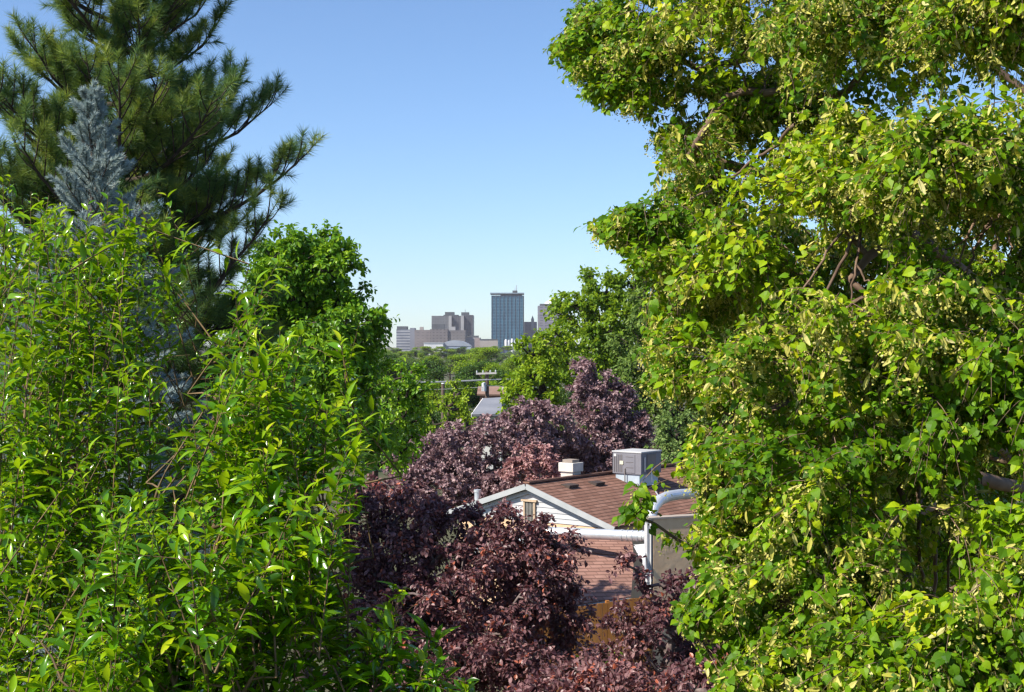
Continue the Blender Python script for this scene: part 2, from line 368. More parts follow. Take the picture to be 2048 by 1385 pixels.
# ------------------------------------------------------------------ the city far off
def city():
    dk = noise_mat('dark_roof_plant', (.05,.06,.07), (.09,.10,.11), .2, .7)
    wh = noise_mat('white_panel', (.55,.56,.58), (.7,.7,.7), .1, .6)
    tan = noise_mat('tan_concrete', (.30,.265,.25), (.38,.335,.31), .1, .8)
    gy = noise_mat('grey_concrete', (.30,.30,.31), (.38,.37,.37), .08, .8)
    met = noise_mat('pale_metal', (.3,.33,.37), (.45,.48,.52), .3, .4)
    blu = noise_mat('blue_metal_roof', (.26,.32,.42), (.36,.42,.5), .1, .5)
    D = 1700.; u = D/FPX
    def X(px): return (px-1024)*u
    def H(py): return CAM_Z-(py-692.5)*u
    def bx(mb, x0, x1, top, dep=30, y=D, bot=None):
        mb.box(((X(x0)+X(x1))/2, y+dep/2, 0 if bot is None else H(bot)), ((x1-x0)*u, dep, H(top)-(0 if bot is None else H(bot))))
        return mb
    def bld(name, label, cx, y=D): return empty(name, (X(cx), y, 0), label, 'building')
    # teal tower
    t = bld('office_tower', 'tallest teal glass tower with a flat overhanging roof slab', 1014)
    tm = grid_mat('teal_curtain_wall', (.012,.105,.20), (.075,.21,.31), 4.1, 3.6, .42, .25, glass2=(.025,.15,.25))
    bx(MB(), 983, 1046, 591.5, 34).build('facade', tm, t)
    pil = grid_mat('teal_side_wall', (.02,.15,.22), (.05,.21,.28), 9, 3.6, .3, .3)
    bx(MB(), 1044.2, 1048, 591.5, 30, D+2).build('side_wall', pil, t)
    mb = MB()
    for k in range(9): bx(mb, 983+k*7.78-.35, 983+k*7.78+.35, 591.5, .8, D-.8)
    mb.build('fin', noise_mat('teal_fin', (.05,.16,.24), (.09,.22,.30), .2, .4), t)
    bx(MB(), 1001, 1044, 588.2, 24, D+5, bot=591.4).build('penthouse', dk, t)
    bx(MB(), 980.5, 1048.5, 586, 38, D-2, bot=588.3).build('roof_slab', noise_mat('slab_grey_blue', (.16,.21,.26), (.2,.26,.31), .1, .6), t)
    bx(MB(), 1025, 1035, 581, 10, D+8, bot=586.1).build('plant_room', dk, t)
    mb = MB(); mb.tube([(X(1033), D+10, H(581.1)), (X(1033), D+10, H(570))], .45, 6); mb.tube([(X(1030), D+10, H(581.1)), (X(1030), D+10, H(575))], .35, 6)
    mb.build('antenna', met, t)
    # grey slab pair
    t = bld('office_block', 'grey concrete office block with dark plant rooms on its roof', 900, D+60)
    gm = grid_mat('grey_office_grid', (.08,.09,.11), (.20,.21,.225), 3.2, 3.4, 1.3, .5)
    bx(MB(), 857.5, 893, 630, 60, D+60).build('facade', gm, t)
    bx(MB(), 893, 899, 630, 62, D+58).build('stair_shaft', gy, t)
    gm2 = grid_mat('dark_office_grid', (.05,.06,.08), (.13,.13,.15), 2.6, 3.4, .8, .5)
    bx(MB(), 899, 918, 630, 56, D+63).build('facade', gm2, t)
    bx(MB(), 918, 924.5, 629.5, 62, D+58).build('stair_shaft', gy, t)
    bx(MB(), 924.5, 943, 628, 56, D+63).build('facade', gm2, t)
    bx(MB(), 884, 903, 621.5, 20, D+75, bot=630.2).build('plant_room', dk, t); bx(MB(), 881, 912, 627.5, 24, D+72, bot=630.1).build('plant_room', dk, t)
    bx(MB(), 918, 934, 622, 20, D+75, bot=628.2).build('plant_room', dk, t)
    MB().tube([(X(926), D+80, H(622)), (X(926), D+80, H(616))], .4, 6).build('antenna', met, t)
    # brick mid rises
    t = bld('hotel_block', 'reddish brick block with setbacks in front of the grey office block', 880, D-60)
    bm = grid_mat('brick_hotel_grid', (.12,.11,.125), (.29,.25,.25), 5.5, 3.3, 1.5, .8)
    bx(MB(), 836, 866, 661.5, 26, D-60).build('facade', bm, t)
    bm2 = grid_mat('brown_hotel_grid', (.09,.085,.10), (.235,.21,.215), 4.2, 3.3, 1.2, .8)
    bx(MB(), 866, 900, 660, 30, D-62).build('facade', bm2, t)
    bm3 = grid_mat('grey_hotel_grid', (.10,.10,.12), (.23,.215,.22), 4.2, 3.3, 1.4, .8)
    bx(MB(), 900, 934, 662, 30, D-60).build('facade', bm3, t)
    bx(MB(), 868, 893, 650, 12, D-50, bot=660.2).build('plant_room', dk, t); bx(MB(), 845, 852, 655.5, 8, D-52, bot=661.7).build('plant_room', tan, t)
    bx(MB(), 905, 914, 655, 8, D-50, bot=662.2).build('plant_room', gy, t)
    # left pair
    t = bld('office_building', 'small pale office building with a dark box on top, leftmost in the skyline', 808, D+20)
    pm = grid_mat('pale_office_bands', (.14,.17,.24), (.50,.52,.57), 40, 3.4, .9, .5)
    bx(MB(), 790, 826, 659, 30, D+20).build('facade', pm, t)
    bx(MB(), 790.5, 811, 652.5, 20, D+24, bot=659.2).build('plant_room', dk, t)
    bx(MB(), 818, 827.5, 656, 26, D+16).build('side_wall', noise_mat('slate_wall', (.16,.17,.21), (.2,.21,.25), .1, .6), t)
    t = bld('narrow_building', 'narrow blue-grey building between pale office and brick block', 832, D+10)
    bx(MB(), 829, 836.5, 662, 24, D+10).build('facade', grid_mat('bluegrey_grid', (.16,.2,.27), (.36,.4,.47), 3, 3.4, .9, .5), t)
    # right pair
    t = bld('apartment_tower', 'grey tower with vertical windows right of teal tower, half behind trees', 1098, D+150)
    am = grid_mat('grey_tower_bands', (.13,.14,.20), (.34,.33,.39), 6.5, 3.4, 1.3, .5)
    k = (D+150)/D
    def X2(px): return (px-1024)*u*k
    def H2(py): return CAM_Z-(py-692.5)*u*k
    MB().box(((X2(1076)+X2(1122))/2, D+165, 0), (46*u*k, 30, H2(612))).build('facade', am, t)
    MB().box(((X2(1080)+X2(1122))/2, D+165, H2(612)), (42*u*k, 24, H2(608)-H2(612))).build('cornice', dk, t)
    cx, y0 = X2(1106), D+165; hw = 19*u*k; zb, zt = H2(607.8), H2(594)
    MB().poly([(cx-hw, y0-12, zb), (cx+hw, y0-12, zb), (cx+hw, y0+12, zb), (cx-hw, y0+12, zb), (cx, y0, zt)], [(3, 2, 1, 0), (0, 1, 4), (1, 2, 4), (2, 3, 4), (3, 0, 4)]).build('roof', wh, t)
    t = bld('church', 'lower grey building with a thin spire right beside the teal tower', 1062, D+40)
    bx(MB(), 1049, 1075, 643, 24, D+40).build('facade', grid_mat('mauve_grid', (.2,.2,.25), (.40,.38,.42), 4, 4, 1.6, .7), t)
    sx, sy = X(1066), D+36
    MB().box((sx, sy, H(660)), (3.6, 3.6, H(638)-H(660))).poly([(sx-1.8, sy-1.8, H(638)), (sx+1.8, sy-1.8, H(638)), (sx+1.8, sy+1.8, H(638)), (sx-1.8, sy+1.8, H(638)), (sx, sy, H(630))], [(0, 1, 4), (1, 2, 4), (2, 3, 4), (3, 0, 4)]).build('spire', gy, t)
    # low buildings
    t = bld('arena_hall', 'low pale hall with a rounded white roof below the brick block', 897, D-160)
    mb = MB(); n = 10; a0, a1 = X(878)*.906, X(942)*.906; hb, ht = H(691)*.9, H(682)
    pts = []
    for yy in (D-160, D-110):
        for i in range(n+1):
            s = i/n; pts.append((a0+(a1-a0)*s, yy, hb+(ht-hb)*math.sin(math.pi*s)**.7))
    mb.poly(pts, [(i, i+1, i+n+2, i+n+1) for i in range(n)]+[tuple(range(n, -1, -1)), tuple(range(n+1, 2*n+2))])
    mb.build('roof', noise_mat('pale_blue_roof', (.24,.28,.34), (.33,.36,.41), .1, .5), t, smooth=True)
    MB().box(((a0+a1)/2, D-135, 0), (a1-a0, 49, hb)).build('wall', blu, t)
    t = bld('white_shed', 'long low white building at the foot of the skyline', 870, D-170)
    MB().box((X(868)*.9, D-170, 0), (38*u*.9, 20, H(688))).build('wall', wh, t)
    MB().box((X(868)*.9, D-170, H(688)), (39*u*.9, 21, 1)).build('roof', met, t)
    t = bld('tan_building', 'low tan building left of the teal tower base', 972, D-120)
    MB().box((X(978)*.93, D-120, 0), (36*u*.93, 26, H(681.5))).build('wall', tan, t)
    MB().box((X(978)*.93, D-120, H(681.5)), (36.6*u*.93, 26.6, 1.2)).build('roof', dk, t)
    MB().box((X(955)*.93, D-118, 0), (11*u*.93, 24, H(677))).build('wall', noise_mat('brown_wall', (.25,.2,.19), (.32,.26,.25), .1, .8), t)
    t = bld('grey_building', 'flat brown-grey roofed building between brick block and tan building', 940, D-30)
    bx(MB(), 926, 962, 676, 24, D-30).build('wall', gy, t); bx(MB(), 935, 958, 672, 16, D-26, bot=676.2).build('plant_room', dk, t)
    t = bld('silver_plant', 'cluster of silver tanks and stacks below the teal tower', 1030, D-100)
    rng = random.Random(4)
    for i in range(6):
        px = 1012+i*6.2; h = H(684-rng.uniform(0, 8))
        mb = MB(); mb.tube([(X(px)*.94, D-100, 0), (X(px)*.94, D-100, h), (X(px)*.94, D-100, h+1.5)], [1.6, 1.6, .6], 10); mb.build('stack', met if i % 2 else wh, t, smooth=True)
    MB().box((X(1024)*.94, D-97, 0), (30*u, 8, H(690))).build('wall', blu, t)
city()

# ------------------------------------------------------------------ the house with the brown shingle roof
def shingle_mat(name, c1, c2, c3, vdir):
    """courses of shingles: brick pattern laid along the eave (vdir) and up the slope"""
    m, t, b = new_mat(name)
    tc = t.nodes.new("ShaderNodeTexCoord"); 
    dt = t.nodes.new("ShaderNodeVectorMath"); dt.operation = 'DOT_PRODUCT'; dt.inputs[1].default_value = vdir
    sp = t.nodes.new("ShaderNodeSeparateXYZ"); cb = t.nodes.new("ShaderNodeCombineXYZ")
    t.links.new(tc.outputs['Object'], dt.inputs[0]); t.links.new(tc.outputs['Object'], sp.inputs[0])
    t.links.new(dt.outputs['Value'], cb.inputs[0])
    ml = t.nodes.new("ShaderNodeMath"); ml.operation = 'MULTIPLY'; ml.inputs[1].default_value = 1.0
    t.links.new(sp.outputs[2], ml.inputs[0]); t.links.new(ml.outputs[0], cb.inputs[1])
    br = t.nodes.new("ShaderNodeTexBrick"); br.offset = .5
    for k, v in (('Scale', 1), ('Mortar Size', .008), ('Mortar Smooth', .2), ('Bias', 0), ('Brick Width', .32), ('Row Height', .062)): br.inputs[k].default_value = v
    br.inputs['Color1'].default_value = (*c1, 1); br.inputs['Color2'].default_value = (*c2, 1); br.inputs['Mortar'].default_value = (*c3, 1)
    t.links.new(cb.outputs[0], br.inputs['Vector'])
    n = t.nodes.new("ShaderNodeTexNoise"); n.inputs['Scale'].default_value = 1.3; n.inputs['Detail'].default_value = 8
    t.links.new(tc.outputs['Object'], n.inputs['Vector'])
    mx = t.nodes.new("ShaderNodeMix"); mx.data_type = 'RGBA'; mx.blend_type = 'OVERLAY'; mx.inputs[0].default_value = .62
    t.links.new(br.outputs['Color'], mx.inputs[6]); t.links.new(n.outputs['Color'], mx.inputs[7])
    hs = t.nodes.new("ShaderNodeHueSaturation"); hs.inputs['Saturation'].default_value = .8
    bw = t.nodes.new("ShaderNodeRGBToBW"); t.links.new(n.outputs['Color'], bw.inputs[0]); t.links.new(bw.outputs[0], mx.inputs[7])
    t.links.new(mx.outputs[2], b.inputs['Base Color'])
    bp = t.nodes.new("ShaderNodeBump"); bp.inputs['Strength'].default_value = .5; bp.inputs['Distance'].default_value = .01
    t.links.new(br.outputs['Fac'], bp.inputs['Height']); bp.invert = True; t.links.new(bp.outputs[0], b.inputs['Normal'])
    b.inputs['Roughness'].default_value = .9; b.inputs['Specular IOR Level'].default_value = .2
    return m
def house():
    al = math.radians(38); U = np.array([math.cos(al), -math.sin(al), 0]); Vv = np.array([math.sin(al), math.cos(al), 0])
    A = P(1061, 966, 45)                                    # gable apex
    hw, drop, RL = 3.35, 1.10, 8.6
    root = empty('shingle_house', (A[0], A[1], 0), 'low house with brown shingle roofs, white siding gable and silver ducts', 'house')
    sh = shingle_mat('brown_shingle', (.195,.098,.070), (.255,.138,.102), (.085,.045,.033), tuple(Vv))
    white = noise_mat('white_trim_paint', (.42,.42,.44), (.50,.50,.51), 3, .5)
    grey = noise_mat('grey_fascia_paint', (.34,.36,.37), (.42,.43,.44), 2, .6)
    siding = noise_mat('white_siding_paint', (.42,.42,.44), (.50,.50,.51), 1.5, .55, stretch=(1,1,6))
    stucco = noise_mat('tan_stucco', (.66,.44,.27), (.72,.50,.32), 5, .95, bump=.4)
    galv = noise_mat('galvanised_steel', (.58,.61,.66), (.74,.76,.79), 5, .36, metal=.55, bump=.15)
    darkm = noise_mat('dark_vent_metal', (.05,.035,.03), (.08,.06,.05), 6, .6)
    E = .22                                                  # overhang of the gable end
    f = -Vv*E
    th = .09
    Rr = MB().slab([A+f, A+Vv*RL, A+Vv*RL+U*hw-Z*drop, A+f+U*hw-Z*drop], th)
    roof = Rr.build('roof', sh, root)
    MB().slab([A+f-U*.004, A+f-U*hw-Z*drop, A+Vv*RL-U*hw-Z*drop, A+Vv*RL-U*.004], th).build('roof', sh, root)
    MB().bar(A+f+Z*.03, A+Vv*RL+Z*.03, .24, .05).build('ridge_cap', sh, roof)
    # gable wall in lap boards
    wall = MB(); nb = 7; zt = -.12; base_z = -drop-.10
    g0 = A+Z*zt
    hh = -base_z+zt
    for i in range(nb):
        z0, z1 = base_z+hh*i/nb, base_z+hh*(i+1)/nb
        w0 = hw*(zt-z0)/drop; w1 = hw*max(zt-z1, 0.0)/drop
        lo = -Vv*.022
        pts = [A-U*w0+Z*z0+lo, A+U*w0+Z*z0+lo, A+U*w1+Z*z1, A-U*w1+Z*z1]
        pts += [p+Vv*.2 for p in pts]
        wall.poly(pts, [(0, 1, 2, 3), (7, 6, 5, 4), (0, 4, 5, 1), (1, 5, 6, 2), (2, 6, 7, 3), (3, 7, 4, 0)])
    wall.build('gable_wall', siding, root)
    body = MB()                                             # walls under the upper roof
    for s in (-1, 1):
        a = A+U*s*(hw-.3)+Vv*.25; b = A+U*s*(hw-.3)+Vv*(RL-.2)
        h = A[2]-drop-.02; body.bar((*a[:2], h/2), (*b[:2], h/2), .2, h)
    a, b = A-U*(hw-.42)+Vv*.1, A+U*(hw-.42)+Vv*.1; h = A[2]-drop-.12
    body.bar((*a[:2], h/2), (*b[:2], h/2), .2, h)
    body.build('wall', stucco, root)
    for s in (-1, 1):                                       # rake boards
        a = A+f-Vv*.03+Z*(-.10); b = a+U*s*hw-Z*drop
        MB().bar(a+U*s*.01, b, .045, .17, upv=(0, 0, 1)).build('rake_board', grey, root)
        a2 = A-Vv*.06-Z*.27; MB().bar(a2, a2+U*s*(hw-.35)-Z*(drop-.12), .05, .12).build('frieze_board', white, root)
    # louvred gable vent
    vb = MB(); c = A-Z*.92-Vv*.055; wv, hv = .40, .72
    fr = MB()
    fr.bar(c-U*wv/2-Z*hv/2, c-U*wv/2+Z*hv/2, .06, .06, upv=tuple(U)); fr.bar(c+U*wv/2-Z*hv/2, c+U*wv/2+Z*hv/2, .06, .06, upv=tuple(U))
    fr.bar(c-U*(wv/2+.1)+Z*hv/2, c+U*(wv/2+.1)+Z*hv/2, .12, .06); fr.bar(c-U*wv/2-Z*hv/2, c+U*wv/2-Z*hv/2, .1, .05)
    vo = fr.build('vent_frame', noise_mat('weathered_wood', (.42,.30,.20), (.55,.42,.30), 12, .8), root)
    for k in range(7):
        x = -wv/2+wv*(k+.5)/7; vb.bar(c+U*x-Z*hv/2+Z*.02, c+U*x+Z*hv/2-Z*.02, .03, .02, upv=tuple(U))
    vb.bar(c-Z*hv/2+Vv*.03, c+Z*hv/2+Vv*.03, wv, .01, upv=tuple(Vv))
    vb.build('louvre', noise_mat('louvre_grey', (.25,.24,.22), (.34,.32,.29), 6, .7), vo)
    # chimney behind the ridge
    cc = A+Vv*2.75-U*.40; zc = A[2]-.55
    ch = MB().box((cc[0], cc[1], zc), (.48, .48, 1.0), -al).build('chimney', noise_mat('cream_chimney_paint', (.52,.48,.43), (.62,.58,.53), 4, .8), roof, bevel=.01)
    MB().box((cc[0], cc[1], zc+.70), (.60, .60, .30), -al).build('chimney_cap', noise_mat('cream_cap', (.55,.51,.46), (.63,.6,.55), 5, .8), roof, bevel=.015)
    MB().box((cc[0], cc[1], zc+1.0), (.40, .40, .10), -al).build('chimney_flue', noise_mat('flue_brown', (.25,.2,.17), (.32,.27,.23), 5, .8), roof)
    # two low roof vents
    for vv, uu in ((1.35, .55), (2.75, .62)):
        p = A+Vv*vv+U*uu-Z*(uu*drop/hw)
        q = MB(); s = .17
        n = nrm(np.cross(Vv, U*hw-Z*drop)); n = n if n[2] > 0 else -n; dn = nrm(U*hw-Z*drop)
        base = [p+Vv*a*s*1.5+dn*b*s for a, b in ((-1, -1), (1, -1), (1, 1), (-1, 1))]
        top = [x+n*(.03 if i in (0, 1) else .11) for i, x in enumerate(base)]
        q.poly(base+top, [(0, 1, 2, 3), (7, 6, 5, 4), (0, 4, 5, 1), (1, 5, 6, 2), (2, 6, 7, 3), (3, 7, 4, 0)])
        q.build('roof_vent', darkm, roof)
    # vent pipe left of the gable
    p = P(955, 1040, 46.2); MB().tube([p-Z*1.2, p+Z*.95], .10, 14).tube([p+Z*.9, p+Z*.98], .12, 14).build('vent_pipe', galv, root, smooth=True)
    # lower roof in front of the gable (slopes to the viewer), with fascia and wall
    c0, c1 = P(985, 1080, 42.2), P(1268, 1084, 41.2); c2, c3 = P(1262, 1193, 38.8), P(1030, 1226, 37.6)
    # keep it planar: solve c1 from the other three
    n = np.cross(c0-c3, c2-c3); c1[2] = c3[2]-(n[0]*(c1[0]-c3[0])+n[1]*(c1[1]-c3[1]))/n[2]
    ev = nrm(c2-c3); ev = nrm(np.array([ev[0], ev[1], 0]))
    sh2 = shingle_mat('faded_shingle', (.24,.128,.10), (.305,.172,.138), (.13,.07,.055), tuple(ev))
    lr = MB().slab([c0, c1, c2, c3], .08).build('lower_roof', sh2, root)
    MB().bar(c3-Z*.11, c2-Z*.11, .04, .14).build('gutter', grey, lr)
    a, b = c3+np.array([0, .5, 0]), c2+np.array([-.1, .5, 0]); h = min(a[2], b[2])-.02
    MB().bar((a[0], a[1], h/2), (b[0], b[1], h/2), .2, h).build('lower_wall', stucco, root)
    # flat strip between the gable foot and the duct
    d0, d1 = P(975, 1060, 43.6), P(1262, 1062, 42.4)
    MB().slab([d0-Z*.02, d1-Z*.02, c1+np.array([0, .02, .03]), c0+np.array([0, .02, .03])], .06).build('roof_ledge', sh2, root)
    # right hand stucco wall with white end and coping
    k0 = P(1297, 1040, 39.6); top = k0[2]
    q0 = k0; q1 = k0+np.array([3.3, 1.45, 0])
    wl = MB(); wd = nrm(q1-q0); sd_ = np.array([-wd[1], wd[0], 0])
    h = top-.0
    wl.bar((*(q0+sd_*.15+wd*.16)[:2], h/2), (*(q1+sd_*.15)[:2], h/2), .30, h); wl.build('parapet_wall', stucco, root)
    ep = q0+sd_*.15+wd*.08; MB().bar((*ep[:2], top/2+.01), (*(ep+wd*.001)[:2], top/2+.01), .30, top).box((ep[0], ep[1], top-1.75), (.17, .17, 1.76), math.atan2(wd[1], wd[0])).build('corner_board', white, root)
    MB().bar((*(q0+sd_*.15-wd*.03)[:2], top+.03), (*(q1+sd_*.15)[:2], top+.03), .36, .05).build('coping', noise_mat('coping_grey', (.32,.27,.23), (.4,.34,.3), 4, .7), root)
    for i in range(3):                                      # white stepped flashing where lower roof meets the wall
        s = i/3; px0, py0 = 1266+9*i, 1090+18*i
        a = P(px0, py0, 40.4-.4*i); b = P(1290, py0-2, 40.0-.3*i); c = P(1291, py0+26, 39.7-.3*i); d_ = P(px0+8, py0+16, 40.1-.4*i)
        MB().slab([a, b, c, d_], .03).build('step_flashing', white, root)
    # long duct along the ledge, its coupling bands, and the elbow over the wall
    a, b = P(1062, 1063, 41.9), P(1292, 1073, 40.3)
    dr = .155
    du = MB().tube([a, b], dr, 20).build('duct', galv, root, smooth=True)
    MB().tube([a+np.array([.02, .0, .02]), a+np.array([-.16, 0, -.05]), a+np.array([-.22, 0, -.22]), a+np.array([-.22, 0, -.45])], dr*.98, 16).build('duct_elbow', galv, du, smooth=True)
    t = nrm(b-a)
    for s in (.80, .845, .89, .935, .97):
        p = a+(b-a)*s; MB().tube([p-t*.025, p+t*.025], dr+.012, 20).build('duct_band', galv, du, smooth=True)
    e = [P(1302, 1050, 40.2), P(1303, 1032, 40.2), P(1308, 1014, 40.3), P(1319, 1001, 40.5), P(1336, 993, 40.8), P(1360, 989, 41.2), P(1420, 985, 42.2)]
    MB().tube(e, [.16, .16, .158, .158, .155, .15, .15], 16).build('duct', galv, root, smooth=False)
    # round cap seen beyond the wall
    p = P(1432, 1018, 40.0); MB().tube([p-Z*.5, p-Z*.02], .1, 12).tube([p-Z*.02, p, p+Z*.05], [.29, .30, .10], 16).build('vent_cap', noise_mat('grey_cap', (.4,.36,.33), (.5,.46,.42), 5, .6), root, smooth=True)
    # air conditioner on its curb, standing on the ridge
    q = A+Vv*4.85+U*.85; zb = A[2]-.38
    ac = empty('air_conditioner', (q[0], q[1], zb), 'grey boxed air conditioner with pale lid standing on the brown roof', 'air conditioner')
    pl = noise_mat('grey_plum_metal', (.17,.165,.19), (.215,.21,.235), 1.2, .5)
    pl2 = noise_mat('brown_grey_metal', (.15,.13,.125), (.20,.175,.165), 1.2, .5)
    MB().box((q[0], q[1], zb), (.95, 1.15, .40), -al).build('curb', noise_mat('curb_blue_grey', (.42,.50,.58), (.55,.62,.68), 3, .5, metal=.3), ac)
    cab = MB().box((q[0], q[1], zb+.40), (1.15, 1.25, .72), -al).build('cabinet', pl, ac, bevel=.015)
    MB().box((q[0], q[1], zb+1.12), (1.19, 1.29, .05), -al).build('lid', noise_mat('pale_lid', (.42,.42,.43), (.52,.52,.52), 2, .5), ac, bevel=.01)
    R_ = lambda x, y, z: (q[0]+x*math.cos(-al)-y*math.sin(-al), q[1]+x*math.sin(-al)+y*math.cos(-al), zb+z)
    pn = MB()
    pn.box(R_(.12, -.632, .45), (.42, .016, .62), -al); pn.build('access_panel', pl, cab)
    pn = MB().box(R_(.585, 0, .45), (.016, .55, .62), -al); pn.build('access_panel', pl2, cab)
    for x in np.linspace(-.5, -.2, 5): MB().box(R_(x, -.633, .47), (.02, .016, .58), -al).build('louvre', pl2, cab)
    MB().tube([R_(.66, -.1, .12), R_(.66, -.1, .62), R_(.59, -.1, .66)], .022, 8).tube([R_(.66, -.1, .12), R_(1.0, -.4, -.14), R_(1.6, -.9, -.42)], .022, 8).build('conduit', galv, ac, smooth=True)
    MB().tube([R_(-.05, -.66, -.05), R_(-.05, -.66, .58), R_(-.05, -.62, .6)], .02, 8).build('drain_pipe', pl2, ac, smooth=True)
    for z_ in (.62, .80, .98): MB().box(R_(.12, -.643, z_), (.30, .012, .012), -al).build('seam', pl2, cab)
    MB().box(R_(-.46, -.64, .98), (.10, .012, .09), -al).build('sticker', noise_mat('white_sticker', (.5,.5,.5), (.6,.6,.6), 3, .5), cab)
    MB().box(R_(-.2, -.642, .72), (.14, .012, .12), -al).build('rating_plate', noise_mat('cream_plate', (.6,.56,.42), (.66,.62,.5), 3, .5), cab)
    MB().box(R_(.592, -.42, .5), (.012, .09, .48), -al).build('pipe_cover', noise_mat('light_strip', (.5,.47,.45), (.58,.55,.52), 3, .5), cab)
house()
def wood_fence():
    m = noise_mat('orange_stained_cedar', (.30,.11,.022), (.46,.19,.045), 3, .7, stretch=(1,1,.12), bump=.2)
    d = 36.; a, b = P(1040, 1232, d), P(1300, 1192, d+1.2)
    t = empty('wood_fence', ((a[0]+b[0])/2, d, 0), 'orange stained board fence below the shingle roof', 'fence')
    L = np.linalg.norm((b-a)[:2]); n = int(L/.145); r = math.atan2((b-a)[1], (b-a)[0]); rng = random.Random(3)
    mb = MB()
    for i in range(n):
        p = a+(b-a)*((i+.5)/n); mb.box((p[0], p[1], .05), (.136, .02, p[2]-.05+rng.uniform(-.012, .012)), r)
    mb.build('board_panel', m, t)
    for f in (.35, .8):
        MB().bar((a[0], a[1]+.035, a[2]*f), (b[0], b[1]+.035, b[2]*f), .04, .09).build('rail', m, t)
    for i in range(0, n+1, 8):
        p = a+(b-a)*(i/n); MB().box((p[0], p[1]+.10, 0), (.09, .09, p[2]+.03), r).build('post', m, t)
wood_fence()

# ------------------------------------------------------------------ houses, poles and cables in the middle distance
def middle():
    slate = noise_mat('slate_blue_roof', (.17,.18,.215), (.22,.23,.265), .8, .7)
    brick = grid_mat('red_brick_wall', (.33,.13,.09), (.45,.36,.32), .22, .075, .008, .9, off=.5, glass2=(.40,.18,.13))
    white = noise_mat('white_wall_paint', (.55,.55,.55), (.65,.64,.62), 1, .7)
    brown = noise_mat('brown_roof', (.20,.12,.09), (.28,.18,.14), 1, .85)
    d = 76.
    t = empty('grey_roof_house', P(972, 830, d)*np.array([1, 1, 0]), 'house with a grey-blue roof behind purple plum trees, beside the pole', 'house')
    r0, r1 = P(966, 797, d+4), P(1003, 795, d+4); e0, e1 = P(943, 829, d), P(1004, 828, d)
    MB().slab([r0, r1, e1, e0], .12).build('roof', slate, t)
    MB().slab([r1+np.array([0, .02, 0]), r0+np.array([0, .02, 0]), e0+np.array([0, 8, 0]), e1+np.array([0, 8, 0])], .12).build('roof', slate, t)
    wz = e0[2]-.15; cx = (e0[0]+e1[0])/2+.1; MB().box((cx, d+4, 0), (e1[0]-e0[0]-.3, 7.2, wz)).build('wall', white, t)
    MB().bar(e0-Z*.08, r0-Z*.08, .05, .18).build('rake_board', white, t)
    t = empty('brick_house', P(985, 800, 96)*np.array([1, 1, 0]), 'red brick house wall showing behind the utility pole', 'house')
    a, b = P(960, 812, 96), P(1002, 789, 96)
    MB().box(((a[0]+b[0])/2, 99, 0), (b[0]-a[0], 6, b[2])).build('wall', brick, t)
    z = b[2]; x0, x1 = a[0]-.2, b[0]+.2; zr = z+.45
    MB().slab([(x0, 95.8, z+.02), (x1, 95.8, z+.02), (x1, 99, zr), (x0, 99, zr)], .1).build('roof', brown, t)
    MB().slab([(x0, 99.02, zr), (x1, 99.02, zr), (x1, 102.2, z+.02), (x0, 102.2, z+.02)], .1).build('roof', brown, t)
    c = P(1008, 792, 97); MB().box((c[0], 98, 4), (.55, .55, c[2]-4+.55)).build('chimney', white, t)
    # poles
    wood = noise_mat('weathered_pole', (.09,.06,.05), (.16,.12,.10), 5, .9, stretch=(1,1,.15))
    pale = noise_mat('pale_crossarm', (.42,.40,.38), (.55,.52,.5), 3, .7)
    can = noise_mat('transformer_grey', (.42,.44,.47), (.52,.54,.56), 3, .45)
    dp = 90.; b = P(974, 743, dp)
    t = empty('utility_pole', (b[0], dp, 0), 'wooden utility pole with crossarm and grey transformer can', 'utility pole', )
    MB().tube([(b[0], dp, 0), (b[0], dp, b[2])], [.17, .12], 10).build('shaft', wood, t, smooth=True)
    a0, a1 = P(952, 748, dp-.2), P(993, 746.5, dp-.2)
    MB().bar(a0, a1, .10, .11).build('crossarm', pale, t)
    for s in (.04, .35, .7, .96):
        p = a0+(a1-a0)*s; MB().tube([p+Z*.05, p+Z*.12, p+Z*.2], [.035, .05, .03], 8).build('insulator', can, t, smooth=True)
    MB().bar(P(966, 758, dp-.22), P(957, 749.5, dp-.22), .03, .04).build('brace', wood, t)
    MB().bar(P(980, 758, dp-.22), P(989, 748.8, dp-.22), .03, .04).build('brace', wood, t)
    c = P(968, 783, dp-.3); MB().tube([c, c+Z*.5, c+Z*.56], [.15, .15, .05], 14).build('transformer', can, t, smooth=True)
    c2 = P(886, 768, dp+3)
    t = empty('wooden_pole', (c2[0], dp+3, 0), 'short dark wooden pole under the thick cable, left of the transformer pole', 'utility pole')
    MB().tube([(c2[0], dp+3, 0), tuple(c2)], [.14, .11], 10).build('shaft', wood, t, smooth=True)
    MB().tube([tuple(c2), tuple(c2+Z*.06)], [.13, .09], 10).build('cap', can, t, smooth=True)
    wire = noise_mat('weathered_cable', (.5,.49,.47), (.62,.6,.58), 4, .6)
    def cable(label, pts, r, sag):
        P0, P1 = pts; n = 24; q = []
        for i in range(n+1):
            s = i/n; p = P0*(1-s)+P1*s; q.append(p-Z*sag*4*s*(1-s))
        o = MB().tube(q, r, 6).build('cable', wire, smooth=True); tag(o, label, 'cable', 'cables strung from the utility pole')
    cable('thick pale cable running left from the utility pole over the bushes', (P(974, 760, dp-.25), P(760, 766, dp-6)), .055, .05)
    cable('thick pale cable running right from the utility pole into the trees', (P(974, 760, dp-.25), P(1300, 741, dp+10)), .045, .10)
    cable('thin cable below the crossarm running right past the brick house', (P(974, 772, dp-.25), P(1250, 776, dp+5)), .022, .05)
    cable('thin cable beside the transformer running left', (P(974, 774, dp-.25), P(760, 778, dp-4)), .015, .1)
middle()

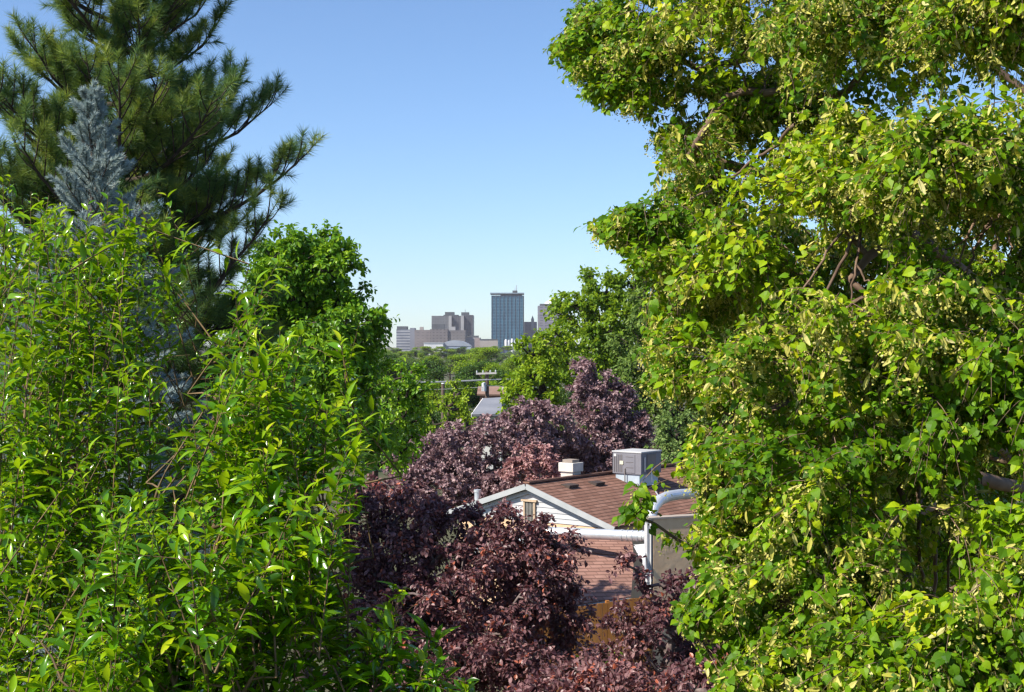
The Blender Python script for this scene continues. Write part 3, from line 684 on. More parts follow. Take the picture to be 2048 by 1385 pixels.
# ------------------------------------------------------------------ trees far off, between the houses and the city
def far_trees():
    rng = np.random.default_rng(77)
    kinds = [('dark green', 'maple_far'), ('yellow green', 'fresh'), ('olive green', 'elm')]
    protos = []
    for k, (nm, mt) in enumerate(kinds):
        for v in range(2):
            g = np.random.default_rng(100+k*7+v); n = 9
            bl = []
            H = 8.2; bc = g.normal(0, 1, (n, 3))*np.array([1.7, 1.7, 1.3]); bc[:, 2] = bc[:, 2]*1.0+5.6
            tg = []
            for c in bc:
                v_ = nrm(g.normal(0, 1, (26, 3))); r = g.uniform(0, 1, 26)**.45
                tg.append(c+v_*r[:, None]*np.array([1.05, 1.05, .8]))
            tg = np.concatenate(tg); tg[:, 2] = np.clip(tg[:, 2], 2.0, H)
            wood, tips, td = grow([[(0, 0, 0), (.1, .05, 2.5), (0, .1, 5.5)]], tg, g, R=.2, seg=.7)
            m = 46; N = len(tg)*m
            p = np.repeat(tg, m, 0)+g.normal(0, .30, (N, 3))*np.array([1, 1, .8])
            ax = nrm(g.normal(0, 1, (N, 3))+Z*.1); no = nrm(Z*.8+g.normal(0, .6, (N, 3)))
            ti = np.clip(.45+g.normal(0, .2, N)+np.repeat(np.repeat(g.normal(0, .22, n), 26), m), 0, 1)
            V, F, tt = leaves(T_DIAMOND, p, ax, no, g.uniform(.16, .30, N), np.zeros(N), ti)
            Vw, Fw = wood.get()
            protos.append((nm, mesh_np('trunk', Vw, Fw, M['bark_dark'], smooth=True), mesh_np('crown', V, F, M[mt], tt)))
    spots = []
    for d, px0, px1, n, sc in ((112, 560, 1180, 7, .80), (150, 600, 1200, 8, .86), (205, 640, 1160, 9, .93), (290, 680, 1140, 10, .97), (420, 700, 1130, 11, 1.0), (620, 720, 1120, 12, 1.0), (900, 730, 1110, 12, 1.02), (1300, 740, 1100, 10, 1.0)):
        for i in range(n):
            px = px0+(px1-px0)*(i+.5+rng.uniform(-.4, .4))/n
            spots.append((px, d*(1+rng.uniform(-.14, .14)), sc*(rng.uniform(.62, 1.08) if d < 500 else rng.uniform(.8, 1.1))))
    for px, d, s in spots:
        nm, tm, cm = protos[int(rng.integers(len(protos)))]
        row = 'just beyond the utility pole' if d < 180 else ('midway to the skyline' if d < 520 else 'at the foot of the skyline')
        wd = 1.0 if d < 180 else (1.25 if d < 520 else 1.7)
        r = empty('far_tree', ((px-1024)/FPX*d, d, 0), '%s round tree among the treetops %s' % (nm, row), 'tree', 'treetops between the houses and the city')
        r.rotation_euler = (0, 0, rng.uniform(0, 6.28)); wd *= rng.uniform(.8, 1.35); r.scale = (s*wd, s*wd, s)
        for n_, me in (('trunk', tm), ('crown', cm)):
            o = bpy.data.objects.new(n_, me); COL.objects.link(o); o.parent = r
far_trees()

# ------------------------------------------------------------------ trees in the middle distance
def G(px, d, y=0): return np.array([(px-1024)/FPX*d, d, 0.])
def trunk_to(px, py, d, lean=.1):
    b = G(px, d); t = P(px, py, d); return [b, b*.6+t*.4+np.array([lean, 0, 0]), t]
broadleaf('maple_tree', 'deep green maple tree rising behind the left shoots, right of the pine', 'tree', None, trunk_to(600, 620, 30),
    [(600,540,30,100,92,1.6), (655,500,30,50,50,.8), (675,540,29.5,40,60,.8), (690,660,29,75,75,1.2), (735,640,29,38,45,.6), (640,740,29,110,110,1.5), (720,770,29,60,100,1), (530,640,30,110,140,1.5), (590,640,30.5,100,100,1.2), (575,500,29.7,70,50,1), (690,590,29.6,45,60,.8), (560,560,29.6,70,60,1), (610,600,31,90,120,1), (560,860,30,180,110,1.5), (740,880,29.5,60,60,.9)],
    M['maple'], M['bark_dark'], 11, dens=24, leaf=.115, per=6, M_=9, L=.42, R=.22, T=T_OVAL, hang=.35)
broadleaf('small_maple_tree', 'smaller round green tree to the lower right of the deep green maple', 'tree', None, trunk_to(742, 820, 36),
    [(800,760,36,48,50,.9), (825,800,36,38,60,.8), (790,850,36,60,70,1), (775,900,36,50,45,.9)], M['maple'], M['bark_dark'], 12, dens=22, leaf=.12, per=6, M_=9, L=.38, R=.15, T=T_OVAL, hang=.3, tint=(.6,.25))
broadleaf('bright_bush_tree', 'small bright yellow-green tree left of the grey-roofed house', 'tree', None, trunk_to(900, 820, 72),
    [(905,815,72,38,36,1.2), (880,830,72,32,34,1), (915,785,74,25,28,1)], M['fresh'], M['bark_dark'], 13, dens=30, leaf=.17, per=6, M_=9, L=.55, R=.15, tint=(.65,.2))
broadleaf('yellow_green_tree', 'yellow-green leafy tree right of the utility pole, behind purple plum', 'tree', None, trunk_to(1085, 760, 66),
    [(1075,705,66,45,40,1.3), (1110,690,67,45,45,1.3), (1050,750,66,40,40,1.1), (1085,770,65,60,50,1.3), (1030,800,65,28,30,.8), (1050,820,65,30,20,.8)], M['fresh'], M['bark_dark'], 14, dens=34, leaf=.21, per=6, M_=9, L=.6, R=.22, T=T_OVAL, tint=(.5,.25))
broadleaf('tall_green_tree', 'tall light green tree with loose top right of the city skyline', 'tree', None, trunk_to(1230, 640, 74),
    [(1205,570,74,45,38,1.4), (1175,560,74,20,22,.6), (1150,620,74,50,42,1.4), (1120,610,74,25,28,.8), (1215,640,73,80,70,1.8), (1270,580,74,65,50,1.6), (1180,700,73,90,70,1.8), (1290,650,74,70,70,1.6)], M['fresh'], M['bark_dark'], 15, dens=34, leaf=.24, per=6, M_=9, L=.7, R=.3, tint=(.3,.25))
broadleaf('grey_green_elm', 'large grey-green elm with fine leaves behind the linden', 'tree', None, trunk_to(1330, 700, 62),
    [(1290,700,62,80,90,1.8), (1330,610,63,80,60,1.6), (1400,680,62,110,120,2), (1240,790,61,60,60,1.2), (1340,800,61,90,60,1.4), (1440,850,61,90,60,1.4), (1430,560,63,90,70,1.6), (1500,760,62,130,130,2)], M['elm'], M['bark_dark'], 16, dens=32, leaf=.19, per=6, M_=10, L=.65, R=.32, hang=.5, tint=(.5,.22))
broadleaf('sage_green_tree', 'soft sage green tree behind the roof air conditioner', 'tree', None, trunk_to(1370, 880, 55),
    [(1350,850,55,60,50,1.2), (1400,880,55,80,60,1.3), (1330,900,54,40,35,.8), (1450,840,55,60,60,1.2)], M['sage'], M['bark_dark'], 17, dens=26, leaf=.14, per=6, M_=10, L=.5, R=.2, tint=(.55,.22))
# purple plums behind the house
broadleaf('purple_plum_tree', 'tall conical purple-leaf plum behind the brown roof', 'tree', 'purple-leaf plum trees', trunk_to(1205, 830, 57),
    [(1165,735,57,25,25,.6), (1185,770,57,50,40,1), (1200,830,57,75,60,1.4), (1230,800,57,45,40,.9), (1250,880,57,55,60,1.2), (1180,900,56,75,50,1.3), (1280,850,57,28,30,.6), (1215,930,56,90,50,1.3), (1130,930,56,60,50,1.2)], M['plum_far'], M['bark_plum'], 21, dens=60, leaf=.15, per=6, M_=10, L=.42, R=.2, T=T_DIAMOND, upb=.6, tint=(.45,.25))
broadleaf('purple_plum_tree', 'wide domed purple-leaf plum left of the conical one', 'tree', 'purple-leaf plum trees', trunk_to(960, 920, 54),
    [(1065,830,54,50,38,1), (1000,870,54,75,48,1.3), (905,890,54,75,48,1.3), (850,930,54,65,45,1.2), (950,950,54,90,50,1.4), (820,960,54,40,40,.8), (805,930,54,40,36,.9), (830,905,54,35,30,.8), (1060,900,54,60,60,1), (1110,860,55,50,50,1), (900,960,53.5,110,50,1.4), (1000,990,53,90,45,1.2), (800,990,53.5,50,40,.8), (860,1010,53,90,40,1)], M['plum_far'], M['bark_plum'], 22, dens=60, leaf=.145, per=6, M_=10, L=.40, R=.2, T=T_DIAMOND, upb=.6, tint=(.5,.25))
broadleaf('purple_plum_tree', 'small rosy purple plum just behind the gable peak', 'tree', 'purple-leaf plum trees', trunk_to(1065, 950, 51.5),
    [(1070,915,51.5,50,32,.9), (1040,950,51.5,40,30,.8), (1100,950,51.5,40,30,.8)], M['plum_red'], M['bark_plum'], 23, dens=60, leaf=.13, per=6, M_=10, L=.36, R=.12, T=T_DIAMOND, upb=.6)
# near purple plums below the house
broadleaf('purple_plum_tree', 'near dark red plum tree in the bottom centre, in front of the house', 'tree', 'purple-leaf plum trees', trunk_to(900, 1250, 14.5),
    [(830,1040,14.3,85,48,.5), (740,990,14.4,55,40,.5), (660,1080,14.3,50,60,.5), (800,985,14.5,40,22,.4), (890,1020,14.3,60,30,.4), (945,1050,14.2,50,30,.4), (720,1060,14.2,50,60,.5), (790,1110,14,110,70,.7), (940,1110,14,105,52,.7), (1060,1120,14,75,42,.5), (1100,1170,14,60,40,.4), (1000,1190,13.8,120,70,.7), (880,1210,13.6,160,90,.9), (740,1220,13.8,90,130,.8), (1130,1220,14,40,28,.3), (1000,1040,14.2,40,26,.3), (1085,1050,14.2,30,22,.25), (1140,1085,14.2,22,18,.2), (1115,1135,14.1,45,34,.4,1.3), (1035,1062,14.2,55,26,.3,1.2), (1100,1090,14.2,40,24,.3,1.2), (985,1075,14.2,60,30,.4), (1120,1265,14,55,35,.35), (1175,1232,14,30,16,.2), (1140,1310,14,60,30,.3), (1060,1240,14,70,45,.4), (1010,1300,13.2,110,70,.7), (850,1340,13,220,80,.9), (1110,1345,13,100,45,.5)],
    M['plum'], M['bark_plum'], 24, dens=24, leaf=.051, per=6, M_=9, L=.20, R=.12, T=T_OVAL, seg=.18, upb=.3, hang=.35, tint=(.45,.26), shrink=.9, twig_r=.002)
broadleaf('purple_plum_tree', 'dark purple plum tree in the shade of the linden, below the tan wall', 'tree', 'purple-leaf plum trees', trunk_to(1340, 1290, 17),
    [(1330,1240,17,60,70,.6), (1290,1320,17,75,55,.6), (1370,1180,17,38,34,.4), (1250,1130,17,22,26,.2), (1275,1165,17,30,25,.2), (1420,1260,17.5,80,90,.7), (1250,1255,17,40,26,.3), (1215,1305,17,30,20,.3), (1270,1265,17,40,22,.3), (1235,1225,17,16,12,.2), (1380,1340,17,80,60,.6)],
    M['plum'], M['bark_plum'], 25, dens=19, leaf=0.065, per=6, M_=9, L=.24, R=.10, T=T_OVAL, seg=.2, upb=.3, hang=.3, tint=(.35,.22), twig_r=.0025)
broadleaf('purple_plum_tree', 'closest purple plum top along the bottom edge, pinkish in the sun', 'tree', 'purple-leaf plum trees', trunk_to(1240, 1420, 11.5),
    [(1180,1375,11.5,130,42,.5), (1300,1380,11.5,90,42,.5), (1440,1360,12,70,45,.4), (1050,1400,11.3,80,30,.4), (1240,1440,11.5,250,50,.7)],
    M['plum'], M['bark_plum'], 26, dens=27, leaf=.051, per=6, M_=9, L=.18, R=.08, T=T_OVAL, seg=.15, upb=.4, hang=.2, tint=(.62,.24), twig_r=.002)
broadleaf('green_shrub', 'small bright green shrub at the foot of the orange fence', 'shrub', None, [G(1205, 31), P(1205, 1350, 31)],
    [(1205,1315,31,32,24,.4), (1170,1330,31,24,20,.3), (1240,1322,31,24,18,.3)], M['fresh'], M['bark'], 27, dens=60, leaf=.08, per=5, M_=8, L=.22, R=.04, seg=.2)

# ------------------------------------------------------------------ the pine
def pine():
    rng = np.random.default_rng(5); d0 = 18.; wood = Acc()
    b = G(262, d0); top = P(250, -330, d0)
    n = 40; tr = b+(top-b)*np.linspace(0, 1, n)[:, None]; tr[:, 0] += np.sin(np.linspace(0, 5, n))*.06
    H = top[2]; rad = .15*(1-np.linspace(0, 1, n))**.8+.02
    wood.add(*tube_along(tr, rad, 10))
    sh_b = []; sh_d = []; sh_l = []
    z = 6.2; k = 0
    while z < H-.3:
        m = rng.integers(3, 6); az0 = rng.uniform(0, 6.28)
        for j in range(m):
            az = az0+j*6.283/m+rng.normal(0, .25)
            fr = (z-6)/(H-6)
            Lb = (2.85*(1-fr)**.5+.3)*rng.uniform(.5, 1.14)*(1 if z > 9.9 else .85)
            i = np.interp(z, tr[:, 2], np.arange(n)); p0 = np.array([np.interp(i, np.arange(n), tr[:, c]) for c in range(3)])
            hd = np.array([math.cos(az), math.sin(az), 0]); el = .04+.34*fr+rng.normal(0, .13)
            K = 9; t = np.linspace(0, 1, K)
            pts = p0+hd*(Lb*t*math.cos(el))[:, None]+Z*(Lb*(t*math.sin(el)+.24*t**2.4-.06*np.sin(t*3.1)))[:, None]+rng.normal(0, .02, (K, 3))*t[:, None]
            wood.add(*tube_along(pts, (.035*Lb/2.6+.006)*(1-t)**.8+.007, 6))
            side = np.cross(Z, hd)
            ns = int(Lb*9)+3
            for q in range(ns):
                tt = .14+.86*(q+.5)/ns; pp = np.array([np.interp(tt, t, pts[:, c]) for c in range(3)])
                tg = nrm(np.array([np.interp(min(tt+.05, 1), t, pts[:, c])-np.interp(tt-.05, t, pts[:, c]) for c in range(3)]))
                sg = 1 if q % 2 else -1
                sd = nrm(tg*.75+side*sg*rng.uniform(.4, 1.0)+Z*rng.uniform(.15, .7))
                sl = Lb*.26*(1.15-tt)+rng.uniform(.12, .30)
                e = pp+sd*sl+Z*.14*sl
                tp = np.stack([pp, pp+sd*sl*.5-Z*.01, e]); wood.add(*tube_along(tp, np.array([.010, .008, .006]), 4))
                sh_b.append(e-sd*.06); sh_d.append(nrm(sd*.8+Z*.75)); sh_l.append(rng.uniform(.12, .22))
                if sl > .3:
                    for _ in range(int(sl/.16)):
                        u = rng.uniform(.35, .95); d_ = nrm(sd+rng.normal(0, .5, 3)+Z*.45)
                        sh_b.append(pp+(e-pp)*u); sh_d.append(d_); sh_l.append(rng.uniform(.12, .24))
            sh_b.append(pts[-1]); sh_d.append(nrm(pts[-1]-pts[-2]+Z*.05)); sh_l.append(.32)
        z += rng.uniform(.235, .37); k += 1
    B = np.array(sh_b); D = np.array(sh_d); L = np.array(sh_l); N = len(B)
    twig_tubes(wood, B, D, L, np.zeros(N), np.full(N, .006))
    Mn = 120
    p, tan, rd, t = on_twigs(B, D, L, np.zeros(N), Mn, rng, t0=.05)
    n = len(p); fw = .25+1.2*t**2
    ax = nrm(tan*fw[:, None]+rd+rng.normal(0, .12, (n, 3)))
    ln = rng.uniform(.10, .17, n)
    ct = np.repeat(rng.normal(0, .26, N), Mn)
    ti = np.clip(.46+ct+rng.normal(0, .15, n), 0, 1)
    V, F, tt = leaves(T_NEEDLE, p, ax, nrm(rng.normal(0, 1, (n, 3))), ln, np.zeros(n), ti, np.full(n, .045))
    finish_tree('pine_tree', b, 'tall dark pine with upswept tufted branches at top left', 'tree', None, wood, M['bark_dark'], [('crown', mesh_np('crown', V, F, M['pine'], tt), None)])
pine()
def spruce():
    rng = np.random.default_rng(9); d0 = 12.5; wood = Acc()
    b = G(190, d0); tip = P(184, 178, d0); H = tip[2]
    n = 30; tr = b+(tip-b)*np.linspace(0, 1, n)[:, None]; wood.add(*tube_along(tr, .13*(1-np.linspace(0, 1, n))+.006, 9))
    sb = [tip-Z*.36]; sdn = [nrm(np.array([.06, 0, 1.]))]; sl_ = [.36]
    z = 3.0
    while z < H-.12:
        fr = H-z; m = int(rng.integers(5, 8)); az0 = rng.uniform(0, 6.28)
        for j in range(m):
            az = az0+j*6.283/m+rng.normal(0, .2); hd = np.array([math.cos(az), math.sin(az), 0])
            Lb = min(.05+.31*fr, 1.15)*rng.uniform(.75, 1.15); sc = min(1, .45+.55*fr); el = max(.05, 1.05-.55*fr)+rng.normal(0, .1)
            p0 = b+(tip-b)*(z/H); K = 6; t = np.linspace(0, 1, K)
            pts = p0+hd*(Lb*t*math.cos(el))[:, None]+Z*(Lb*(t*math.sin(el)+.22*t**2))[:, None]
            wood.add(*tube_along(pts, .012*(1-t)+.004, 5))
            side = np.cross(Z, hd)
            sb.append(pts[-1]-nrm(pts[-1]-pts[-2])*.22); sdn.append(nrm(pts[-1]-pts[-2]+Z*.35)); sl_.append(.26*sc)
            ns = int(Lb*15)+1
            for q in range(ns):
                tt = .2+.8*(q+.5)/ns; pp = np.array([np.interp(tt, t, pts[:, c]) for c in range(3)])
                sg = 1 if q % 2 else -1
                d_ = nrm(nrm(pts[-1]-pts[0])*.8+side*sg*rng.uniform(.3, 1)+Z*rng.uniform(-.05, .5))
                sb.append(pp); sdn.append(d_); sl_.append(rng.uniform(.14, .28)*(1.2-.4*tt)*sc)
        z += rng.uniform(.15, .24)
    B = np.array(sb); D = np.array(sdn); L = np.array(sl_); N = len(B)
    twig_tubes(wood, B, D, L, np.zeros(N), np.full(N, .006))
    Mn = 170
    p, tan, rd, t = on_twigs(B, D, L, np.zeros(N), Mn, rng, t0=0, ang=2.39996)
    n = len(p); ax = nrm(tan*.75+rd*(1.0-.5*t[:, None]**4))
    ti = np.clip(.5+np.repeat(rng.normal(0, .15, N), Mn)+rng.normal(0, .15, n), 0, 1)
    V, F, tt = leaves(T_NEEDLE, p, ax, nrm(rng.normal(0, 1, (n, 3))), rng.uniform(.040, .060, n), np.zeros(n), ti, np.full(n, .16))
    finish_tree('blue_spruce', b, 'silvery blue spruce with a pointed tip in front of the pine', 'tree', None, wood, M['bark'], [('crown', mesh_np('crown', V, F, M['spruce'], tt), None)])
spruce()

# ------------------------------------------------------------------ near left: trees of upright shoots with long arching leaves
B_EDGE = np.array([(300,400),(400,540),(470,560),(520,600),(590,700),(640,745),(700,725),(800,760),(850,775),(885,800),(905,735),(955,760),(965,815),(985,800),(1000,735),(1040,720),(1090,690),(1130,720),(1160,740),(1180,845),(1200,840),(1215,770),(1250,790),(1265,830),(1280,935),(1300,900),(1330,880),(1345,965),(1385,965),(1600,960)], float)
def shoot_tree(name, label, trunk, blobs, seed, dens, leaf, L, M_, R=.12, group=None):
    rng = np.random.default_rng(seed)
    def free(p, m):                                        # within the outline, and outside the gap between the two trees
        x, y = proj(p); r = x < np.interp(y, B_EDGE[:, 0], B_EDGE[:, 1])-m
        for hx, hy, ra, rb in [(408,540,30,75), (385,650,26,70), (365,770,40,80), (640,1010,18,28), (330,930,22,30)]: r &= ((x-hx)/ra)**2+((y-hy)/rb)**2 > 1
        return r
    tipp, who = blob_points(blobs, dens, rng, .95)
    ok = free(tipp, 5); tipp, who = tipp[ok], who[ok]; n = len(tipp)
    d = nrm(Z*1.0+rng.normal(0, .30, (n, 3))+np.array([.08, -.05, 0]))
    Ls = L*rng.uniform(.6, 1.25, n)*np.array([blobs[w][2] for w in who])/5.5*1.0
    Ls = np.clip(Ls, .35, 1.1)
    base = tipp-d*Ls[:, None]
    wood, tips, td = grow([trunk], base, rng, R=R, seg=.2, wob=.05, up=.8, rmin=.003, expo=2.0)
    dr = rng.uniform(-.02, .12, n)
    twig_tubes(wood, base, d, Ls, dr, rng.uniform(.004, .006, n), 6)
    # short side twigs
    ns = n*3; u = rng.uniform(.1, .8, ns); b2 = np.repeat(base, 3, 0)+np.repeat(d, 3, 0)*(np.repeat(Ls, 3)*u)[:, None]
    d2 = nrm(np.repeat(d, 3, 0)*.6+rng.normal(0, .7, (ns, 3))+Z*.2); L2 = rng.uniform(.10, .30, ns); dr2 = rng.uniform(0, .3, ns)
    twig_tubes(wood, b2, d2, L2, dr2, np.full(ns, .0025), 4)
    p, tan, rd, t = on_twigs(base, d, Ls, dr, M_, rng, t0=.06); p2, tan2, rd2, t2 = on_twigs(b2, d2, L2, dr2, 7, rng)
    main = np.concatenate([np.ones(len(p)), np.zeros(len(p2))]); sz = np.concatenate([1-.45*t**3, .62*np.ones(len(p2))])
    p, tan, rd, t = np.concatenate([p, p2]), np.concatenate([tan, tan2]), np.concatenate([rd, rd2]), np.concatenate([t, t2])
    cc = np.concatenate([np.repeat(rng.normal(0, .13, n), M_), np.repeat(np.repeat(rng.normal(0, .13, n), 3), 7)])
    ok = free(p, 18); p, tan, rd, t, main, sz, cc = p[ok], tan[ok], rd[ok], t[ok], main[ok], sz[ok], cc[ok]
    N = len(p)
    ax = nrm(tan*(.35+.55*t**2)[:, None]+rd*.85+rng.normal(0, .14, (N, 3))+Z*.05)
    no = nrm(Z*1.0+tan*.25+rng.normal(0, .42, (N, 3)))
    cv = rng.uniform(.15, .65, N)
    ct = cc
    ti = np.clip(.30+ct+rng.normal(0, .20, N)+.42*t**2*main, 0, 1)
    V, F, tt = leaves(T_LANCE, p, ax, no, leaf*sz*rng.uniform(.42, 1.32, N), cv*rng.uniform(.6, 1.5, N), ti)
    return finish_tree(name, trunk[0], label, 'tree', group, wood, M['bark_red'], [('crown', mesh_np('crown', V, F, M['peach'], tt, smooth=True), None)])
shoot_tree('leafy_tree', 'bright green tree of upright shoots at the left edge, before the blue spruce', [G(140, 7.6), P(150, 1300, 7.5), P(160, 950, 7.5)],
    [(40,420,8,70,50,.4), (170,420,8,120,45,.5,1.6), (290,395,8,45,40,.3,1.6), (130,385,8.2,60,22,.3,1.5), (230,480,8.2,90,60,.5,1.4), (10,330,8,18,40,.2), (90,560,7.6,120,90,.7), (240,560,7.6,85,90,.7), (110,720,7.3,150,120,.8), (270,740,7.2,70,90,.6), (60,880,7,130,120,.8), (240,900,7,110,110,.8), (150,1080,6.8,210,120,.9), (150,1280,6.5,240,140,.9)], 31, 6.4, .108, .75, 22, R=.05)
shoot_tree('leafy_tree', 'nearer bright green tree of upright shoots with long arching leaves, left of the plums', [G(480, 5.4), P(490, 1800, 5.4), P(500, 1200, 5.5)],
    [(530,510,6.6,40,36,.3), (490,600,6.5,35,45,.3), (415,575,6.6,12,20,.1), (580,650,6.3,60,45,.4), (665,650,6.2,28,35,.2), (520,730,6.1,95,80,.6), (650,790,5.9,50,60,.4), (455,830,6.0,40,60,.4), (720,880,5.6,18,28,.15), (550,890,5.6,100,80,.6), (650,970,5.4,60,55,.4), (430,1020,5.4,80,70,.5), (570,1070,5.4,80,70,.5), (270,1020,5.4,80,60,.4), (620,1170,5.4,55,60,.4), (775,1190,5.4,14,22,.1), (450,1220,5.4,120,90,.5), (270,1240,5.4,110,110,.5), (690,1320,5.4,70,45,.3), (845,1300,5.4,14,18,.1), (880,1370,5.4,16,18,.1), (805,1180,5.4,18,24,.1,6), (880,1320,5.4,22,20,.1,6), (740,1255,5.4,20,24,.1,6), (925,1365,5.4,18,14,.1,8), (540,1380,5.4,180,60,.5), (200,1400,5.4,160,60,.5)], 32, 7.0, .112, .62, 20, R=.05)

# ------------------------------------------------------------------ near right: the linden in flower
def linden():
    rng = np.random.default_rng(41)
    blobs = [(1280,75,9.5,120,65,.8), (1175,100,9.5,35,20,.25), (1245,180,9.3,32,26,.3), (1180,25,9.5,25,18,.25), (1440,60,9,120,85,1), (1420,250,9,70,90,.9,.8), (1350,300,8.8,25,40,.4),
        (1400,400,8.5,55,70,.8), (1240,470,8.3,30,20,.2), (1300,432,8.3,20,18,.2), (1440,520,8.2,80,75,.9), (1300,535,8,20,14,.2), (1425,670,7.8,55,55,.7), (1335,765,7.5,22,20,.2), (1510,770,7.5,85,85,.9),
        (1350,690,7.6,20,22,.25), (1480,910,7.2,45,40,.5), (1415,970,7,35,30,.3), (1272,1014,7,22,15,.15,26), (1490,1050,7,65,60,.6), (1390,1080,6.9,28,20,.2), (1530,1170,6.8,75,55,.6), (1430,1215,6.6,35,30,.22), (1395,1250,6.6,22,14,.12), (1590,1330,6.3,95,65,.6), (1500,1365,6.3,35,22,.2),
        (1630,90,8.2,140,110,1.2), (1850,90,7.6,150,120,1.2), (2030,80,7.2,110,120,1), (1600,330,7.7,140,140,1.2), (1830,320,7.1,150,140,1.2), (2030,350,6.8,100,150,1), (1620,590,7.2,140,120,1.1), (1830,600,6.8,150,130,1.1), (2030,620,6.5,90,130,.9),
        (1640,830,6.8,130,110,1.), (1830,850,6.6,140,120,1.), (2030,860,6.3,90,120,.9), (1660,1070,6.5,115,110,1.), (1830,1090,6.3,140,120,1.), (2020,1100,6.1,90,120,.9), (1470,150,9,70,60,.6,2.5), (1550,200,8.8,60,60,.6,2.5), (1380,190,9.2,60,40,.5,2), (1340,130,9.3,60,50,.5,2), (1425,905,7.2,35,35,.3,4), (1405,935,7.1,28,26,.3,4), (1450,860,7.3,40,30,.3,3), (1400,600,8.3,50,60,.6,2), (1700,530,10.4,200,170,.7), (1960,480,10.4,200,170,.7), (1860,1100,9.8,200,220,.7), (1620,900,10,150,150,.7), (1800,800,10,170,130,.7), (2000,850,10,120,150,.7), (1480,650,10,110,110,.7), (1600,1250,9.5,130,150,.6), (1750,1310,6.1,130,100,.8), (1920,1320,5.8,140,90,.7), (2050,1340,5.6,80,90,.6)]
    cen, cw = blob_points(blobs, .98, rng, 1.0, 3.0)
    kk = 11
    cr = rng.uniform(.7, 1.25, (len(cen), 1, 1))*np.minimum(1, np.array([blobs[q][5] for q in cw])/.5)[:, None, None]**.5
    tg = (cen[:, None]+rng.normal(0, 1, (len(cen), kk, 3))*np.array([.14, .14, .055])*cr).reshape(-1, 3); who = np.repeat(cw, kk)
    ccen = np.repeat(cen, kk, 0)
    EDGE = np.array([(-200,1120),(0,1135),(60,1112),(100,1082),(130,1108),(170,1140),(200,1165),(225,1182),(238,1235),(250,1300),(300,1300),(340,1310),(380,1300),(405,1268),(430,1200),(465,1172),(490,1185),(502,1235),(515,1270),(530,1240),(545,1262),(570,1320),(640,1292),(690,1277),(740,1290),(770,1270),(788,1300),(820,1420),(860,1402),(890,1377),(930,1342),(970,1332),(995,1240),(1030,1212),(1048,1240),(1062,1290),(1075,1300),(1110,1312),(1130,1390),(1180,1380),(1220,1346),(1265,1336),(1290,1420),(1310,1482),(1350,1460),(1385,1420),(1600,1420)], float)
    def inside(p, m):                                      # outline of the crown as the tree stands
        x, y = proj(p); return x > np.interp(y, EDGE[:, 0], EDGE[:, 1])+m+14*np.sin(y*.11+2*np.sin(y*.037))+9*np.sin(y*.27)
    HOLES = [(1356,1004,66,44,12), (1345,1142,58,34,12), (1375,1060,20,36,12), (1340,1052,34,10,12), (1690,525,85,75,7.6), (1960,480,80,65,7.4), (1870,1110,48,100,7.0), (1600,470,50,45,7.9), (1790,860,45,30,7.2), (1450,640,40,60,8.2), (1760,1010,40,45,7.2), (1990,930,50,40,7), (1390,215,34,30,12), (1500,140,36,22,12), (1330,235,20,22,12), (1290,20,26,14,12), (1440,110,20,16,12), (1560,260,20,14,12), (1215,140,12,12,12), (1600,170,16,12,12), (1345,350,18,18,12), (1850,235,16,16,12), (1520,15,34,14,12)]
    hr = np.random.default_rng(8)
    for _ in range(34):
        hx, hy = hr.uniform(1380, 2040), hr.uniform(30, 1360); HOLES.append((hx, hy, hr.uniform(16, 38), hr.uniform(12, 26), 9.9-.0026*(hx-1250)-.0016*hy))
    def hollow(p):                                         # bare gaps between the boughs
        x, y = proj(p); r = np.zeros(len(p), bool)
        for hx, hy, ra, rb, dd in HOLES: r |= (((x-hx)/ra)**2+((y-hy)/rb)**2 < 1) & (p[:, 1] < dd)
        return r
    ok = inside(tg, 30) & ~hollow(tg)
    tg, who, ccen = tg[ok], who[ok], ccen[ok]; cid = np.repeat(np.arange(len(cen)), kk)[ok]
    tr = [G(2150, 9.6), P(2120, 1100, 9.4), P(2090, 500, 9.3), P(2040, -100, 9.2), P(2000, -500, 9.1)]
    limbs = [[P(2090, 700, 9.3), P(1850, 480, 9.3), P(1640, 380, 9.2), P(1420, 320, 8.9)], [P(2050, 200, 9.2), P(1920, 40, 9.2), P(1700, 70, 9.3), P(1400, 140, 9.4)],
             [P(2110, 1000, 9.3), P(1900, 800, 8.8), P(1700, 760, 8.2), P(1480, 840, 7.4)], [P(2110, 1000, 9.3), P(1950, 950, 8.4), P(1750, 1080, 7.4), P(1500, 1240, 6.8)],
             [P(2080, 500, 9.2), P(1960, 380, 8.6), P(1850, 420, 8), P(1700, 560, 7.6)]]
    wood, tips, td = grow([tr]+limbs, tg, rng, R=.055, seg=.22, wob=.09, up=.15, expo=1.9, arch=.16, rmin=.0028)
    per = 11; N = len(tg)*per
    ow = nrm(tg-ccen+1e-4)
    base = np.repeat(tg, per, 0)+rng.normal(0, .05, (N, 3))
    d = nrm(np.repeat(td*.6+ow*.6, per, 0)+rng.normal(0, .6, (N, 3))+np.array([-.25, -.25, .05]))
    Ls = .22*rng.uniform(.5, 1.3, N); dr = rng.uniform(.15, .7, N)
    te = base+d*Ls[:, None]-Z*(dr*Ls)[:, None]; ok = inside(te, 8) & ~hollow(te) & ~hollow((te+base)/2)
